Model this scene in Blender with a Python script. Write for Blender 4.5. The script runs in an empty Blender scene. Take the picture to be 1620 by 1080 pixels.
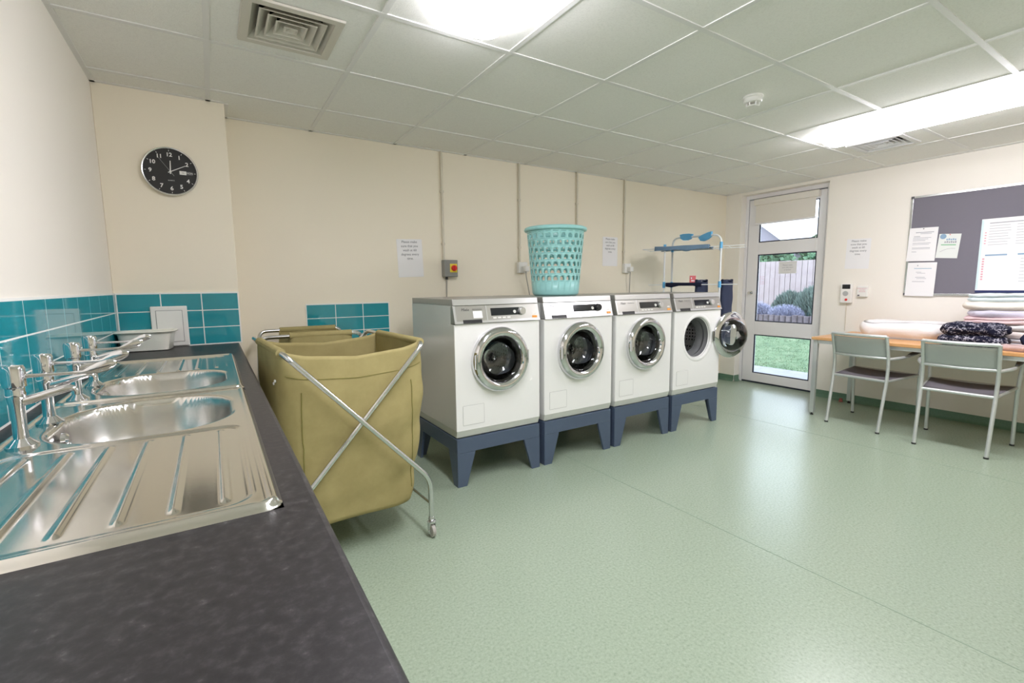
import bpy, bmesh, math, random
from mathutils import Vector, Matrix, noise

scene = bpy.context.scene
C = scene.collection
PI = math.pi
rad = math.radians

# ------------------------------------------------------------------ camera
cam_data = bpy.data.cameras.new('camera')
cam = bpy.data.objects.new('camera', cam_data)
C.objects.link(cam)
right = Vector((0.8435089, -0.5370122, -0.0105161))
down = Vector((-0.0723142, -0.0941430, -0.9929289))
fwd = Vector((0.5322249, 0.8383048, -0.1182441))
M = Matrix((( right.x, -down.x, -fwd.x, 0.46139),
            ( right.y, -down.y, -fwd.y, -3.63429),
            ( right.z, -down.z, -fwd.z, 1.23372),
            (0, 0, 0, 1)))
cam.matrix_world = M
cam_data.sensor_width = 36.0
cam_data.lens = 16.473
cam_data.clip_start = 0.02
cam_data.clip_end = 200
scene.camera = cam

# ------------------------------------------------------------------ world, exposure
world = bpy.data.worlds.new('overcast_sky')
scene.world = world
world.use_nodes = True
bgn = world.node_tree.nodes['Background']
bgn.inputs[0].default_value = (0.80, 0.90, 1.0, 1)
bgn.inputs[1].default_value = 5.5
TUBE_POWER = 28.0
scene.view_settings.view_transform = 'Standard'
scene.view_settings.look = 'None'
scene.view_settings.gamma = 1
scene.view_settings.use_curve_mapping = False
scene.view_settings.exposure = 0.0
scene.cycles.use_denoising = True
scene.cycles.max_bounces = 14
scene.cycles.diffuse_bounces = 8
scene.cycles.transparent_max_bounces = 16
scene.cycles.sample_clamp_indirect = 8.0

# ------------------------------------------------------------------ materials
MATS = {}

def mat(name, col=(0.8, 0.8, 0.8), rough=0.5, metal=0.0, spec=0.5, coat=0.0, emit=None, estr=0.0, alpha=1.0):
    m = bpy.data.materials.new(name)
    m.use_nodes = True
    b = m.node_tree.nodes['Principled BSDF']
    b.inputs['Base Color'].default_value = (*col, 1)
    b.inputs['Roughness'].default_value = rough
    b.inputs['Metallic'].default_value = metal
    b.inputs['Specular IOR Level'].default_value = spec
    b.inputs['Coat Weight'].default_value = coat
    b.inputs['Alpha'].default_value = alpha
    if emit:
        b.inputs['Emission Color'].default_value = (*emit, 1)
        b.inputs['Emission Strength'].default_value = estr
    MATS[name] = m
    return m


def nd(m, t, **kw):
    n = m.node_tree.nodes.new(t)
    for k, v in kw.items():
        if k in n.inputs:
            n.inputs[k].default_value = v
        else:
            setattr(n, k, v)
    return n


def lk(m, a, ai, b, bi):
    m.node_tree.links.new(a.outputs[ai], b.inputs[bi])


def bump(m, scale=200.0, strength=0.1, dist=0.002, detail=3.0, coords='Object', stretch=None, tex='ShaderNodeTexNoise'):
    """procedural surface relief on the principled shader"""
    b = m.node_tree.nodes['Principled BSDF']
    tc = nd(m, 'ShaderNodeTexCoord')
    t = nd(m, tex)
    t.inputs['Scale'].default_value = scale
    if 'Detail' in t.inputs:
        t.inputs['Detail'].default_value = detail
    if stretch:
        mp = nd(m, 'ShaderNodeMapping')
        mp.inputs['Scale'].default_value = stretch
        lk(m, tc, coords, mp, 0)
        lk(m, mp, 0, t, 'Vector')
    else:
        lk(m, tc, coords, t, 'Vector')
    bn = nd(m, 'ShaderNodeBump')
    bn.inputs['Strength'].default_value = strength
    bn.inputs['Distance'].default_value = dist
    lk(m, t, 0, bn, 'Height')
    lk(m, bn, 0, b, 'Normal')
    return m


def speckle(m, cols, scale, pos=None, detail=4.0, rough_var=None):
    """noise driven colour ramp: cols is a list of colours, pos their stops"""
    b = m.node_tree.nodes['Principled BSDF']
    tc = nd(m, 'ShaderNodeTexCoord')
    t = nd(m, 'ShaderNodeTexNoise')
    t.inputs['Scale'].default_value = scale
    t.inputs['Detail'].default_value = detail
    t.inputs['Roughness'].default_value = 0.65
    lk(m, tc, 'Object', t, 'Vector')
    r = nd(m, 'ShaderNodeValToRGB')
    e = r.color_ramp.elements
    pos = pos or [0.3 + 0.4 * i / (len(cols) - 1) for i in range(len(cols))]
    while len(e) < len(cols):
        e.new(0.5)
    for i, c in enumerate(cols):
        e[i].position = pos[i]
        e[i].color = (*c, 1)
    lk(m, t, 0, r, 0)
    lk(m, r, 0, b, 'Base Color')
    return m


bump(mat('wall_paint', (0.865, 0.80, 0.665), 0.55, spec=0.3), 350, 0.06, 0.001)
bump(mat('lit_wall_paint', (0.88, 0.84, 0.775), 0.5, spec=0.3), 350, 0.06, 0.001)  # side walls: their whiter look under direct light is put into the colour
speckle(bump(mat('ceiling_tile', (0.6, 0.6, 0.58), 0.9, spec=0.1), 260, 0.35, 0.002),
        [(0.80, 0.795, 0.76), (0.86, 0.855, 0.82), (0.88, 0.875, 0.84)], 130)
mat('ceiling_bar', (0.78, 0.775, 0.76), 0.45)
m = speckle(mat('vinyl_floor', (0.3, 0.4, 0.28), 0.30, spec=0.5),
            [(0.23, 0.31, 0.225), (0.315, 0.39, 0.295), (0.35, 0.425, 0.33), (0.42, 0.49, 0.40)], 95, [0.28, 0.45, 0.58, 0.78], 6)
b = m.node_tree.nodes['Principled BSDF']
tc = nd(m, 'ShaderNodeTexCoord')
t2 = nd(m, 'ShaderNodeTexNoise', Scale=0.8, Detail=0.0)
lk(m, tc, 'Object', t2, 'Vector')
mr = nd(m, 'ShaderNodeMapRange')
mr.inputs['From Min'].default_value = 0.3; mr.inputs['From Max'].default_value = 0.7
mr.inputs['To Min'].default_value = 0.25; mr.inputs['To Max'].default_value = 0.31
b.inputs['Roughness'].default_value = 0.27
t3 = nd(m, 'ShaderNodeTexNoise', Scale=120.0, Detail=2.0)
lk(m, tc, 'Object', t3, 'Vector')
bn = nd(m, 'ShaderNodeBump'); bn.inputs['Strength'].default_value = 0.05; bn.inputs['Distance'].default_value = 0.001
lk(m, t3, 0, bn, 'Height'); lk(m, bn, 0, b, 'Normal')
mat('floor_seam', (0.20, 0.29, 0.20), 0.5)
speckle(mat('skirting_green', (0.12, 0.22, 0.15), 0.4), [(0.10, 0.20, 0.135), (0.14, 0.25, 0.17)], 90)
m = speckle(mat('worktop_laminate', (0.06, 0.055, 0.06), 0.42, spec=0.45),
            [(0.012, 0.010, 0.0125), (0.021, 0.0185, 0.021), (0.040, 0.036, 0.039), (0.14, 0.13, 0.13)], 60, [0.3, 0.5, 0.64, 0.76], 8)
bump(m, 500, 0.05, 0.0008)
speckle(mat('teal_glaze', (0.015, 0.27, 0.30), 0.06, spec=0.6, coat=0.3), [(0.012, 0.25, 0.305), (0.020, 0.305, 0.37)], 3)
mat('grout', (0.86, 0.86, 0.83), 0.8)
bump(mat('stainless', (0.74, 0.72, 0.68), 0.13, 1.0), 30, 0.03, 0.001, stretch=(1, 30, 1))
bump(mat('brushed_bowl', (0.66, 0.64, 0.61), 0.27, 1.0), 40, 0.05, 0.001, stretch=(1, 1, 20))
mat('chrome', (0.72, 0.72, 0.74), 0.05, 1.0)
mat('steel_tube', (0.70, 0.71, 0.72), 0.2, 1.0)
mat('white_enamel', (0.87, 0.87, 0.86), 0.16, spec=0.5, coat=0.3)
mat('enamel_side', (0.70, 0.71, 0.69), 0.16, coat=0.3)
mat('pale_grey', (0.62, 0.64, 0.60), 0.35)
mat('seam_grey', (0.45, 0.46, 0.45), 0.5)
bump(mat('fascia_steel', (0.50, 0.49, 0.46), 0.33, 0.85), 30, 0.05, 0.0005, stretch=(1, 1, 40))
bump(mat('bright_steel', (0.72, 0.72, 0.72), 0.28, 0.8), 30, 0.05, 0.0005, stretch=(1, 1, 40))
mat('lid_steel', (0.42, 0.41, 0.39), 0.35, 0.6)
mat('black_display', (0.012, 0.014, 0.018), 0.08, spec=0.7)
mat('black_plastic', (0.02, 0.02, 0.022), 0.4)
mat('dark_grey', (0.09, 0.09, 0.095), 0.5)
mat('rubber_grey', (0.13, 0.135, 0.14), 0.5)
mat('orange_button', (0.85, 0.33, 0.04), 0.4)
mat('plinth_blue', (0.075, 0.105, 0.165), 0.38)
mat('white_plastic', (0.84, 0.83, 0.80), 0.35)
mat('off_white', (0.88, 0.86, 0.77), 0.35)
mat('cream_plastic', (0.74, 0.70, 0.58), 0.35)
mat('conduit_cream', (0.66, 0.61, 0.50), 0.45)
mat('cable_grey', (0.38, 0.36, 0.32), 0.5)
mat('paper', (0.86, 0.85, 0.86), 0.7)
mat('paper_tint', (0.76, 0.79, 0.76), 0.7)
mat('ink', (0.10, 0.10, 0.12), 0.8)
mat('ink_grey', (0.38, 0.38, 0.42), 0.8)
mat('ink_red', (0.72, 0.36, 0.42), 0.8)
mat('ink_blue', (0.26, 0.40, 0.55), 0.8)
mat('ink_green', (0.22, 0.52, 0.28), 0.8)
mat('pale_cyan', (0.66, 0.80, 0.82), 0.6)
mat('navy', (0.02, 0.03, 0.12), 0.6)
mat('yellow_plate', (0.85, 0.68, 0.05), 0.4)
mat('red_plastic', (0.70, 0.03, 0.03), 0.3)
mat('brick_red', (0.25, 0.05, 0.04), 0.5)
mat('isolator_grey', (0.27, 0.27, 0.25), 0.45)
bump(mat('felt_grey', (0.20, 0.19, 0.225), 0.95, spec=0.1), 600, 0.3, 0.001)
mat('aluminium', (0.70, 0.71, 0.71), 0.25, 0.9)
mat('silver_paint', (0.64, 0.67, 0.66), 0.28, 0.5)
bump(mat('sling_mesh', (0.47, 0.52, 0.50), 0.6, alpha=0.80), 900, 0.3, 0.001)
bump(mat('sling_seat', (0.16, 0.15, 0.17), 0.6), 900, 0.3, 0.001)
m = speckle(mat('beech', (0.66, 0.36, 0.14), 0.35), [(0.60, 0.30, 0.115), (0.72, 0.40, 0.17)], 6)
m = bump(speckle(mat('khaki_canvas', (0.27, 0.23, 0.085), 0.75, spec=0.2), [(0.325, 0.275, 0.118), (0.395, 0.335, 0.152)], 8), 700, 0.25, 0.001)
m = bump(mat('khaki_lining', (0.22, 0.20, 0.06), 0.7, spec=0.25), 700, 0.2, 0.001)
mat('aqua_plastic', (0.33, 0.66, 0.655), 0.35, coat=0.1)
mat('castor_grey', (0.42, 0.40, 0.37), 0.5)
mat('blue_clip', (0.13, 0.46, 0.78), 0.4)
mat('rack_white', (0.80, 0.82, 0.83), 0.35)
bump(mat('denim', (0.045, 0.055, 0.10), 0.8, spec=0.2), 600, 0.3, 0.001)
bump(mat('navy_cloth', (0.012, 0.015, 0.035), 0.85, spec=0.2), 500, 0.3, 0.001)
bump(mat('slate_cloth', (0.16, 0.25, 0.36), 0.85, spec=0.2), 500, 0.3, 0.001)
for n, c in (('fleece_white', (0.86, 0.84, 0.83)), ('fleece_cyan', (0.68, 0.77, 0.80)), ('fleece_cream', (0.84, 0.79, 0.71)),
             ('fleece_lilac', (0.66, 0.63, 0.74)), ('fleece_pink', (0.80, 0.60, 0.61)), ('fleece_peach', (0.82, 0.73, 0.69)),
             ('fleece_grey', (0.70, 0.70, 0.75)), ('duvet_white', (0.86, 0.84, 0.84)), ('towel_pink', (0.62, 0.47, 0.46))):
    bump(mat(n, c, 0.95, spec=0.1), 160, 0.5, 0.006, 5)
mat('clock_face', (0.018, 0.018, 0.020), 0.35)
mat('clock_white', (0.80, 0.80, 0.78), 0.5)
mat('opal', (1, 1, 1), 0.4, emit=(0.985, 0.955, 1.03), estr=TUBE_POWER)
mat('vent_paint', (0.62, 0.59, 0.52), 0.45)
mat('vent_white', (0.70, 0.70, 0.70), 0.45)
mat('void_black', (0.01, 0.01, 0.01), 0.9)
mat('upvc', (0.86, 0.845, 0.865), 0.3)
mat('gasket', (0.02, 0.025, 0.05), 0.5)
mat('blind_fabric', (0.80, 0.76, 0.70), 0.8)
mat('cabinet_white', (0.72, 0.71, 0.67), 0.4)


def glass_mat(name, tint, gloss=0.02, ior=1.45):
    """clear pane: lets light straight through, mirrors by Fresnel"""
    m = bpy.data.materials.new(name); m.use_nodes = True
    nt = m.node_tree
    nt.nodes.remove(nt.nodes['Principled BSDF'])
    out = nt.nodes['Material Output']
    tr = nt.nodes.new('ShaderNodeBsdfTransparent'); tr.inputs[0].default_value = (*tint, 1)
    gl = nt.nodes.new('ShaderNodeBsdfGlossy'); gl.inputs['Roughness'].default_value = gloss
    gl.inputs[0].default_value = (1, 1, 1, 1)
    fr = nt.nodes.new('ShaderNodeFresnel'); fr.inputs['IOR'].default_value = ior
    mx = nt.nodes.new('ShaderNodeMixShader')
    nt.links.new(fr.outputs[0], mx.inputs[0]); nt.links.new(tr.outputs[0], mx.inputs[1]); nt.links.new(gl.outputs[0], mx.inputs[2])
    nt.links.new(mx.outputs[0], out.inputs[0])
    MATS[name] = m
    return m


glass_mat('door_pane', (0.96, 0.98, 1.0))
glass_mat('washer_glass', (0.86, 0.88, 0.90), 0.03, 1.6)
glass_mat('wing_plastic', (0.80, 0.84, 0.86), 0.2, 1.5)

# perforated drum steel
m = mat('drum_steel', (0.30, 0.30, 0.31), 0.42, 0.9)
b = m.node_tree.nodes['Principled BSDF']
tc = nd(m, 'ShaderNodeTexCoord'); vo = nd(m, 'ShaderNodeTexVoronoi', Scale=34.0)
vo.inputs['Randomness'].default_value = 0.15
lk(m, tc, 'Object', vo, 'Vector')
r = nd(m, 'ShaderNodeValToRGB'); r.color_ramp.elements[0].position = 0.22; r.color_ramp.elements[1].position = 0.34
r.color_ramp.elements[0].color = (0.01, 0.01, 0.01, 1); r.color_ramp.elements[1].color = (0.62, 0.62, 0.63, 1)
lk(m, vo, 'Distance', r, 0); lk(m, r, 0, b, 'Base Color')
bn = nd(m, 'ShaderNodeBump'); bn.inputs['Strength'].default_value = 0.6; bn.inputs['Distance'].default_value = 0.01
lk(m, vo, 'Distance', bn, 'Height'); lk(m, bn, 0, b, 'Normal')

# checked blanket: dark navy with pale woven checks
m = mat('check_wool', (0.02, 0.02, 0.03), 0.95, spec=0.1)
b = m.node_tree.nodes['Principled BSDF']
tc = nd(m, 'ShaderNodeTexCoord')
vo = nd(m, 'ShaderNodeTexChecker', Scale=70.0)
nz = nd(m, 'ShaderNodeTexNoise', Scale=40.0, Detail=4.0)
lk(m, tc, 'Object', nz, 'Vector')
mx = nd(m, 'ShaderNodeMixRGB'); mx.inputs[0].default_value = 0.05
lk(m, tc, 'Object', mx, 1); lk(m, nz, 'Color', mx, 2); lk(m, mx, 0, vo, 'Vector')
rr = nd(m, 'ShaderNodeValToRGB'); rr.color_ramp.elements[0].position = 0.45; rr.color_ramp.elements[1].position = 0.62
lk(m, nz, 0, rr, 0)
mu = nd(m, 'ShaderNodeMixRGB', blend_type='MULTIPLY'); mu.inputs[0].default_value = 1.0
lk(m, vo, 'Fac', mu, 1); lk(m, rr, 0, mu, 2)
m2 = nd(m, 'ShaderNodeMixRGB'); m2.inputs[1].default_value = (0.013, 0.014, 0.03, 1); m2.inputs[2].default_value = (0.42, 0.41, 0.48, 1)
lk(m, mu, 0, m2, 0); lk(m, m2, 0, b, 'Base Color')
bump(m, 120, 0.5, 0.006)

# outdoors
speckle(mat('lawn_green', (0.2, 0.4, 0.2), 0.9, spec=0.1), [(0.075, 0.115, 0.07), (0.11, 0.165, 0.095), (0.16, 0.20, 0.13)], 5, [0.35, 0.5, 0.7], 10)
speckle(mat('grass_blade', (0.2, 0.4, 0.2), 0.8, spec=0.1), [(0.11, 0.17, 0.10), (0.20, 0.25, 0.16)], 3)
speckle(mat('paving', (0.5, 0.5, 0.5), 0.8), [(0.17, 0.17, 0.19), (0.22, 0.22, 0.24)], 12)
speckle(mat('fence_wood', (0.4, 0.3, 0.25), 0.8), [(0.27, 0.22, 0.225), (0.33, 0.28, 0.285)], 4)
speckle(mat('sleeper_wood', (0.2, 0.15, 0.13), 0.85), [(0.07, 0.055, 0.07), (0.16, 0.13, 0.15)], 6)
speckle(mat('shrub_leaf', (0.2, 0.3, 0.25), 0.7), [(0.08, 0.12, 0.11), (0.15, 0.20, 0.18)], 3)
mat('flower_lilac', (0.20, 0.21, 0.31), 0.7)
mat('blossom_pale', (0.34, 0.35, 0.48), 0.7)
speckle(mat('hedge_leaf', (0.08, 0.18, 0.1), 0.7), [(0.05, 0.12, 0.07), (0.13, 0.24, 0.13)], 3)
mat('soil', (0.10, 0.07, 0.05), 0.9)
mat('render_white', (0.22, 0.20, 0.24), 0.8)
mat('roof_tile', (0.50, 0.48, 0.50), 0.8)

# ------------------------------------------------------------------ mesh builder


class MB:
    def __init__(self):
        self.v = []; self.f = []; self.m = []; self.s = []

    def add(self, vs, fs, mi=0, smooth=False):
        o = len(self.v)
        self.v += [tuple(p) for p in vs]
        for f in fs:
            self.f.append(tuple(i + o for i in f)); self.m.append(mi); self.s.append(smooth)
        return self

    def box(self, x0, x1, y0, y1, z0, z1, mi=0):
        vs = [(x, y, z) for z in (z0, z1) for y in (y0, y1) for x in (x0, x1)]
        return self.add(vs, [(0, 2, 3, 1), (4, 5, 7, 6), (0, 1, 5, 4), (1, 3, 7, 5), (3, 2, 6, 7), (2, 0, 4, 6)], mi)

    def hexa(self, bottom, top, mi=0):
        """bottom and top: four points each, counter-clockwise seen from above"""
        return self.add(list(bottom) + list(top), [(3, 2, 1, 0), (4, 5, 6, 7), (0, 1, 5, 4), (1, 2, 6, 5), (2, 3, 7, 6), (3, 0, 4, 7)], mi)

    def tube(self, pts, r, seg=10, mi=0, closed=False, caps=True):
        pts = [Vector(p) for p in pts]
        n = len(pts)
        rr = r if isinstance(r, (list, tuple)) else [r] * n
        tang = []
        for i in range(n):
            a = pts[(i - 1) % n] if (closed or i > 0) else pts[i]
            b = pts[(i + 1) % n] if (closed or i < n - 1) else pts[i]
            t = (b - a)
            tang.append(t.normalized() if t.length > 1e-9 else Vector((0, 0, 1)))
        up = Vector((0, 0, 1)) if abs(tang[0].z) < 0.9 else Vector((1, 0, 0))
        nrm = (up - tang[0] * up.dot(tang[0])).normalized()
        vs = []
        for i in range(n):
            t = tang[i]
            nrm = (nrm - t * nrm.dot(t)).normalized()
            bi = t.cross(nrm)
            for k in range(seg):
                a = 2 * PI * k / seg
                vs.append(pts[i] + (nrm * math.cos(a) + bi * math.sin(a)) * rr[i])
        fs = []
        for i in range(n if closed else n - 1):
            j = (i + 1) % n
            for k in range(seg):
                l = (k + 1) % seg
                fs.append((i * seg + k, i * seg + l, j * seg + l, j * seg + k))
        if caps and not closed:
            fs.append(tuple(range(seg - 1, -1, -1)))
            fs.append(tuple((n - 1) * seg + k for k in range(seg)))
        return self.add(vs, fs, mi, True)

    def lathe(self, prof, seg=32, axis='z', c=(0, 0, 0), mi=0, smooth=True):
        """prof: list of (radius, height along axis)"""
        vs = []
        for r, h in prof:
            for k in range(seg):
                a = 2 * PI * k / seg
                x, y = r * math.cos(a), r * math.sin(a)
                if axis == 'z': p = (x, y, h)
                elif axis == 'y': p = (x, h, -y)
                else: p = (h, x, y)
                vs.append((p[0] + c[0], p[1] + c[1], p[2] + c[2]))
        fs = []
        for i in range(len(prof) - 1):
            for k in range(seg):
                l = (k + 1) % seg
                fs.append((i * seg + k, i * seg + l, (i + 1) * seg + l, (i + 1) * seg + k))
        if prof[0][0] > 1e-6: pass
        self.add(vs, fs, mi, smooth)
        return self

    def disc(self, r, h, seg=32, axis='z', c=(0, 0, 0), mi=0, flip=False):
        vs = []
        for k in range(seg):
            a = 2 * PI * k / seg
            x, y = r * math.cos(a), r * math.sin(a)
            if axis == 'z': p = (x, y, h)
            elif axis == 'y': p = (x, h, -y)
            else: p = (h, x, y)
            vs.append((p[0] + c[0], p[1] + c[1], p[2] + c[2]))
        f = tuple(range(seg))
        return self.add(vs, [f[::-1] if flip else f], mi)

    def cyl(self, r, h0, h1, seg=24, axis='z', c=(0, 0, 0), mi=0):
        self.lathe([(r, h0), (r, h1)], seg, axis, c, mi)
        self.disc(r, h0, seg, axis, c, mi, True)
        self.disc(r, h1, seg, axis, c, mi, False)
        return self

    def grid(self, fn, nu, nv, mi=0, smooth=True, wrap_u=False):
        vs = [fn(i / nu, j / nv) for j in range(nv + 1) for i in range(nu + (0 if wrap_u else 1))]
        w = nu if wrap_u else nu + 1
        fs = []
        for j in range(nv):
            for i in range(nu):
                k = (i + 1) % w
                fs.append((j * w + i, j * w + k, (j + 1) * w + k, (j + 1) * w + i))
        return self.add(vs, fs, mi, smooth)

    def text(self, body, size, at, mi=0, align='CENTER', lift=0.0, rot=None, spacing=1.0, weight=0.0):
        """writing on the local XZ plane facing -Y; at = (x, y, z)"""
        cu = bpy.data.curves.new('writing', 'FONT')
        cu.body = body; cu.size = size; cu.align_x = align; cu.align_y = 'CENTER'; cu.space_line = spacing
        cu.resolution_u = 3; cu.offset = weight
        o = bpy.data.objects.new('writing', cu)
        C.objects.link(o)
        bpy.context.view_layer.update()
        dg = bpy.context.evaluated_depsgraph_get()
        me = bpy.data.meshes.new_from_object(o.evaluated_get(dg))
        vs = [v.co.copy() for v in me.vertices]
        if rot:
            vs = [Matrix.Rotation(rot, 3, 'Z') @ v for v in vs]
        vs = [(v.x + at[0], at[1] - lift, v.y + at[2]) for v in vs]
        self.add(vs, [tuple(p.vertices) for p in me.polygons], mi)
        bpy.data.objects.remove(o); bpy.data.meshes.remove(me); bpy.data.curves.remove(cu)
        return self


def build(name, mb, mats, parent=None, bevel=0.0, bseg=2, solid=0.0, sub=0, weld=False, label=None, loc=None, rot=None, angle=35):
    me = bpy.data.meshes.new(name)
    me.from_pydata(mb.v, [], mb.f)
    if isinstance(mats, str): mats = [mats]
    for n in mats: me.materials.append(MATS[n])
    me.polygons.foreach_set('material_index', mb.m)
    me.polygons.foreach_set('use_smooth', mb.s)
    me.validate(); me.update()
    if weld:
        bm = bmesh.new(); bm.from_mesh(me)
        bmesh.ops.remove_doubles(bm, verts=bm.verts, dist=1e-5)
        bmesh.ops.recalc_face_normals(bm, faces=bm.faces)
        bm.to_mesh(me); bm.free()
    if any(mb.s):
        me.set_sharp_from_angle(angle=rad(angle))
    o = bpy.data.objects.new(name, me)
    C.objects.link(o)
    if parent: o.parent = parent
    if loc: o.location = loc
    if rot is not None: o.rotation_euler = rot
    if solid:
        md = o.modifiers.new('thickness', 'SOLIDIFY'); md.thickness = solid; md.offset = 0
    if bevel:
        md = o.modifiers.new('bevel', 'BEVEL'); md.width = bevel; md.segments = bseg; md.limit_method = 'ANGLE'; md.angle_limit = rad(40)
        md.harden_normals = False
    if sub:
        md = o.modifiers.new('smooth', 'SUBSURF'); md.levels = sub; md.render_levels = sub
    if label: o['label'] = label
    return o


def thing(name, label, cat, loc=(0, 0, 0), rz=0.0, group=None):
    o = bpy.data.objects.new(name, None)
    o.empty_display_size = 0.1
    C.objects.link(o)
    o.location = loc; o.rotation_euler = (0, 0, rz)
    o['label'] = label; o['category'] = cat
    if group: o['group'] = group
    return o


def tag(o, label, cat, group=None, kind=None):
    o['label'] = label; o['category'] = cat
    if group: o['group'] = group
    if kind: o['kind'] = kind
    return o


def struct(name, mb, mats, parent=None, **kw):
    o = build(name, mb, mats, parent, **kw)
    if not parent: o['kind'] = 'structure'
    return o


def kids(o):
    return [c for c in C.objects if c.parent == o]


def dup(root, loc, rz, label, group=None):
    r = root.copy(); C.objects.link(r); r.location = loc; r.rotation_euler = (0, 0, rz); r['label'] = label
    if group: r['group'] = group
    for ch in kids(root):
        c = ch.copy(); C.objects.link(c); c.parent = r
        for g in kids(ch):
            d = g.copy(); C.objects.link(d); d.parent = c
    return r


def fillet(pts, r, n=6):
    """round the inner corners of a polyline"""
    pts = [Vector(p) for p in pts]
    out = [pts[0]]
    for i in range(1, len(pts) - 1):
        a, b, c = pts[i - 1], pts[i], pts[i + 1]
        d1 = (a - b); d2 = (c - b)
        q = min(r, d1.length * 0.49, d2.length * 0.49)
        p1 = b + d1.normalized() * q; p2 = b + d2.normalized() * q
        for k in range(n + 1):
            t = k / n
            out.append(p1 * (1 - t) ** 2 + b * 2 * t * (1 - t) + p2 * t * t)
    out.append(pts[-1])
    return out


H = 2.32          # ceiling height
XR = 5.97         # right wall
YB = 0.0          # back wall
YF = -5.4         # wall behind the camera
FACE_RIGHT = -PI / 2   # things built facing -Y, hung on the right wall

# ------------------------------------------------------------------ room shell
mb = MB(); mb.box(-0.1, 6.2, YF - 0.1, 0.1, -0.05, 0.0)
struct('floor', mb, 'vinyl_floor')
# welded seam lines of the vinyl sheets
mb = MB()
mb.box(2.545, 2.549, YF, 0.0, 0.0, 0.0006)
mb.box(4.545, 4.549, YF, 0.0, 0.0, 0.0006)
struct('trim_1', mb, 'floor_seam')

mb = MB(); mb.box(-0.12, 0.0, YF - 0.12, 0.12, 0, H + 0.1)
struct('wall_left', mb, 'lit_wall_paint')
mb = MB(); mb.box(0.0, 6.17, YB, 0.12, 0, H + 0.1)
struct('wall_back', mb, 'wall_paint')
mb = MB(); mb.box(0.0, 0.60, -0.27, 0.0, 0, H + 0.1)
struct('wall_chimney', mb, 'wall_paint', bevel=0.004)
mb = MB(); mb.box(-0.12, 6.17, YF - 0.12, YF, 0, H + 0.1)
struct('wall_front', mb, 'wall_paint')
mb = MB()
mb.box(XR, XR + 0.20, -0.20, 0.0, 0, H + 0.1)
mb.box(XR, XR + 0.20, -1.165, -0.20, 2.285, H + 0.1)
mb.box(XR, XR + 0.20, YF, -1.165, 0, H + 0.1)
struct('wall_right', mb, 'lit_wall_paint')

# coved skirting
def skirting(name, segs):
    mb = MB()
    for (p, q, nx, ny) in segs:
        p = Vector((p[0], p[1], 0)); q = Vector((q[0], q[1], 0)); n = Vector((nx, ny, 0))
        prof = [(0.0, 0.075), (0.004, 0.075), (0.005, 0.03), (0.010, 0.014), (0.020, 0.005), (0.034, 0.0015)]
        vs = []
        for e in (p, q):
            for d, z in prof: vs.append(e + n * d + Vector((0, 0, z)))
        k = len(prof)
        mb.add(vs, [(i, i + 1, k + i + 1, k + i) for i in range(k - 1)] , 0, True)
    return struct(name, mb, 'skirting_green')


skirting('baseboard_back', [((0.6, 0), (5.97, 0), 0, -1)])
skirting('baseboard_right', [((XR, 0), (XR, -0.2), -1, 0), ((XR, -1.165), (XR, YF), -1, 0), ((XR, -0.2), (XR + 0.1, -0.2), 0, -1)])
skirting('baseboard_chimney', [((0.6, -0.27), (0.6, 0), 1, 0)])
skirting('baseboard_front', [((0.6, YF), (XR, YF), 0, 1)])

# suspended ceiling: tiles and T bars on a 600 grid
vents = [(0.82, -1.345), (5.02, -1.955)]
gx = [0.0] + [0.52 + 0.6 * i for i in range(0, 10)]
gx = [g for g in gx if g < XR] + [XR]
gy = [0.0] + [-0.46 - 0.6 * i for i in range(0, 9)]
gy = [g for g in gy if g > YF] + [YF]
mb = MB()
for i in range(len(gx) - 1):
    for j in range(len(gy) - 1):
        x0, x1 = gx[i], gx[i + 1]; y1, y0 = gy[j], gy[j + 1]
        hole = [v for v in vents if x0 < v[0] < x1 and y0 < v[1] < y1]
        if hole:
            vx, vy = hole[0]; q = 0.165
            mb.box(x0, vx - q, y0, y1, H, H + 0.015); mb.box(vx + q, x1, y0, y1, H, H + 0.015)
            mb.box(vx - q, vx + q, y0, vy - q, H, H + 0.015); mb.box(vx - q, vx + q, vy + q, y1, H, H + 0.015)
        else:
            mb.box(x0, x1, y0, y1, H, H + 0.015)
mb.box(-0.1, 6.2, YF - 0.1, 0.1, H + 0.3, H + 0.34)
struct('ceiling', mb, 'ceiling_tile')
mb = MB()
for g in gx[1:-1]: mb.box(g - 0.012, g + 0.012, YF, 0.0, H - 0.004, H + 0.004)
for g in gy[1:-1]: mb.box(0.0, XR, g - 0.012, g + 0.012, H - 0.0045, H + 0.0035)
# wall angle
mb.box(0.0, 0.022, YF, -0.27, H - 0.004, H + 0.002)
mb.box(0.0, 0.60, -0.292, -0.27, H - 0.004, H + 0.002)
mb.box(0.60, 0.622, -0.27, 0, H - 0.004, H + 0.002)
mb.box(0.60, XR, -0.022, 0, H - 0.004, H + 0.002)
mb.box(XR - 0.022, XR, YF, 0, H - 0.004, H + 0.002)
struct('trim_2', mb, 'ceiling_bar')

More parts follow.
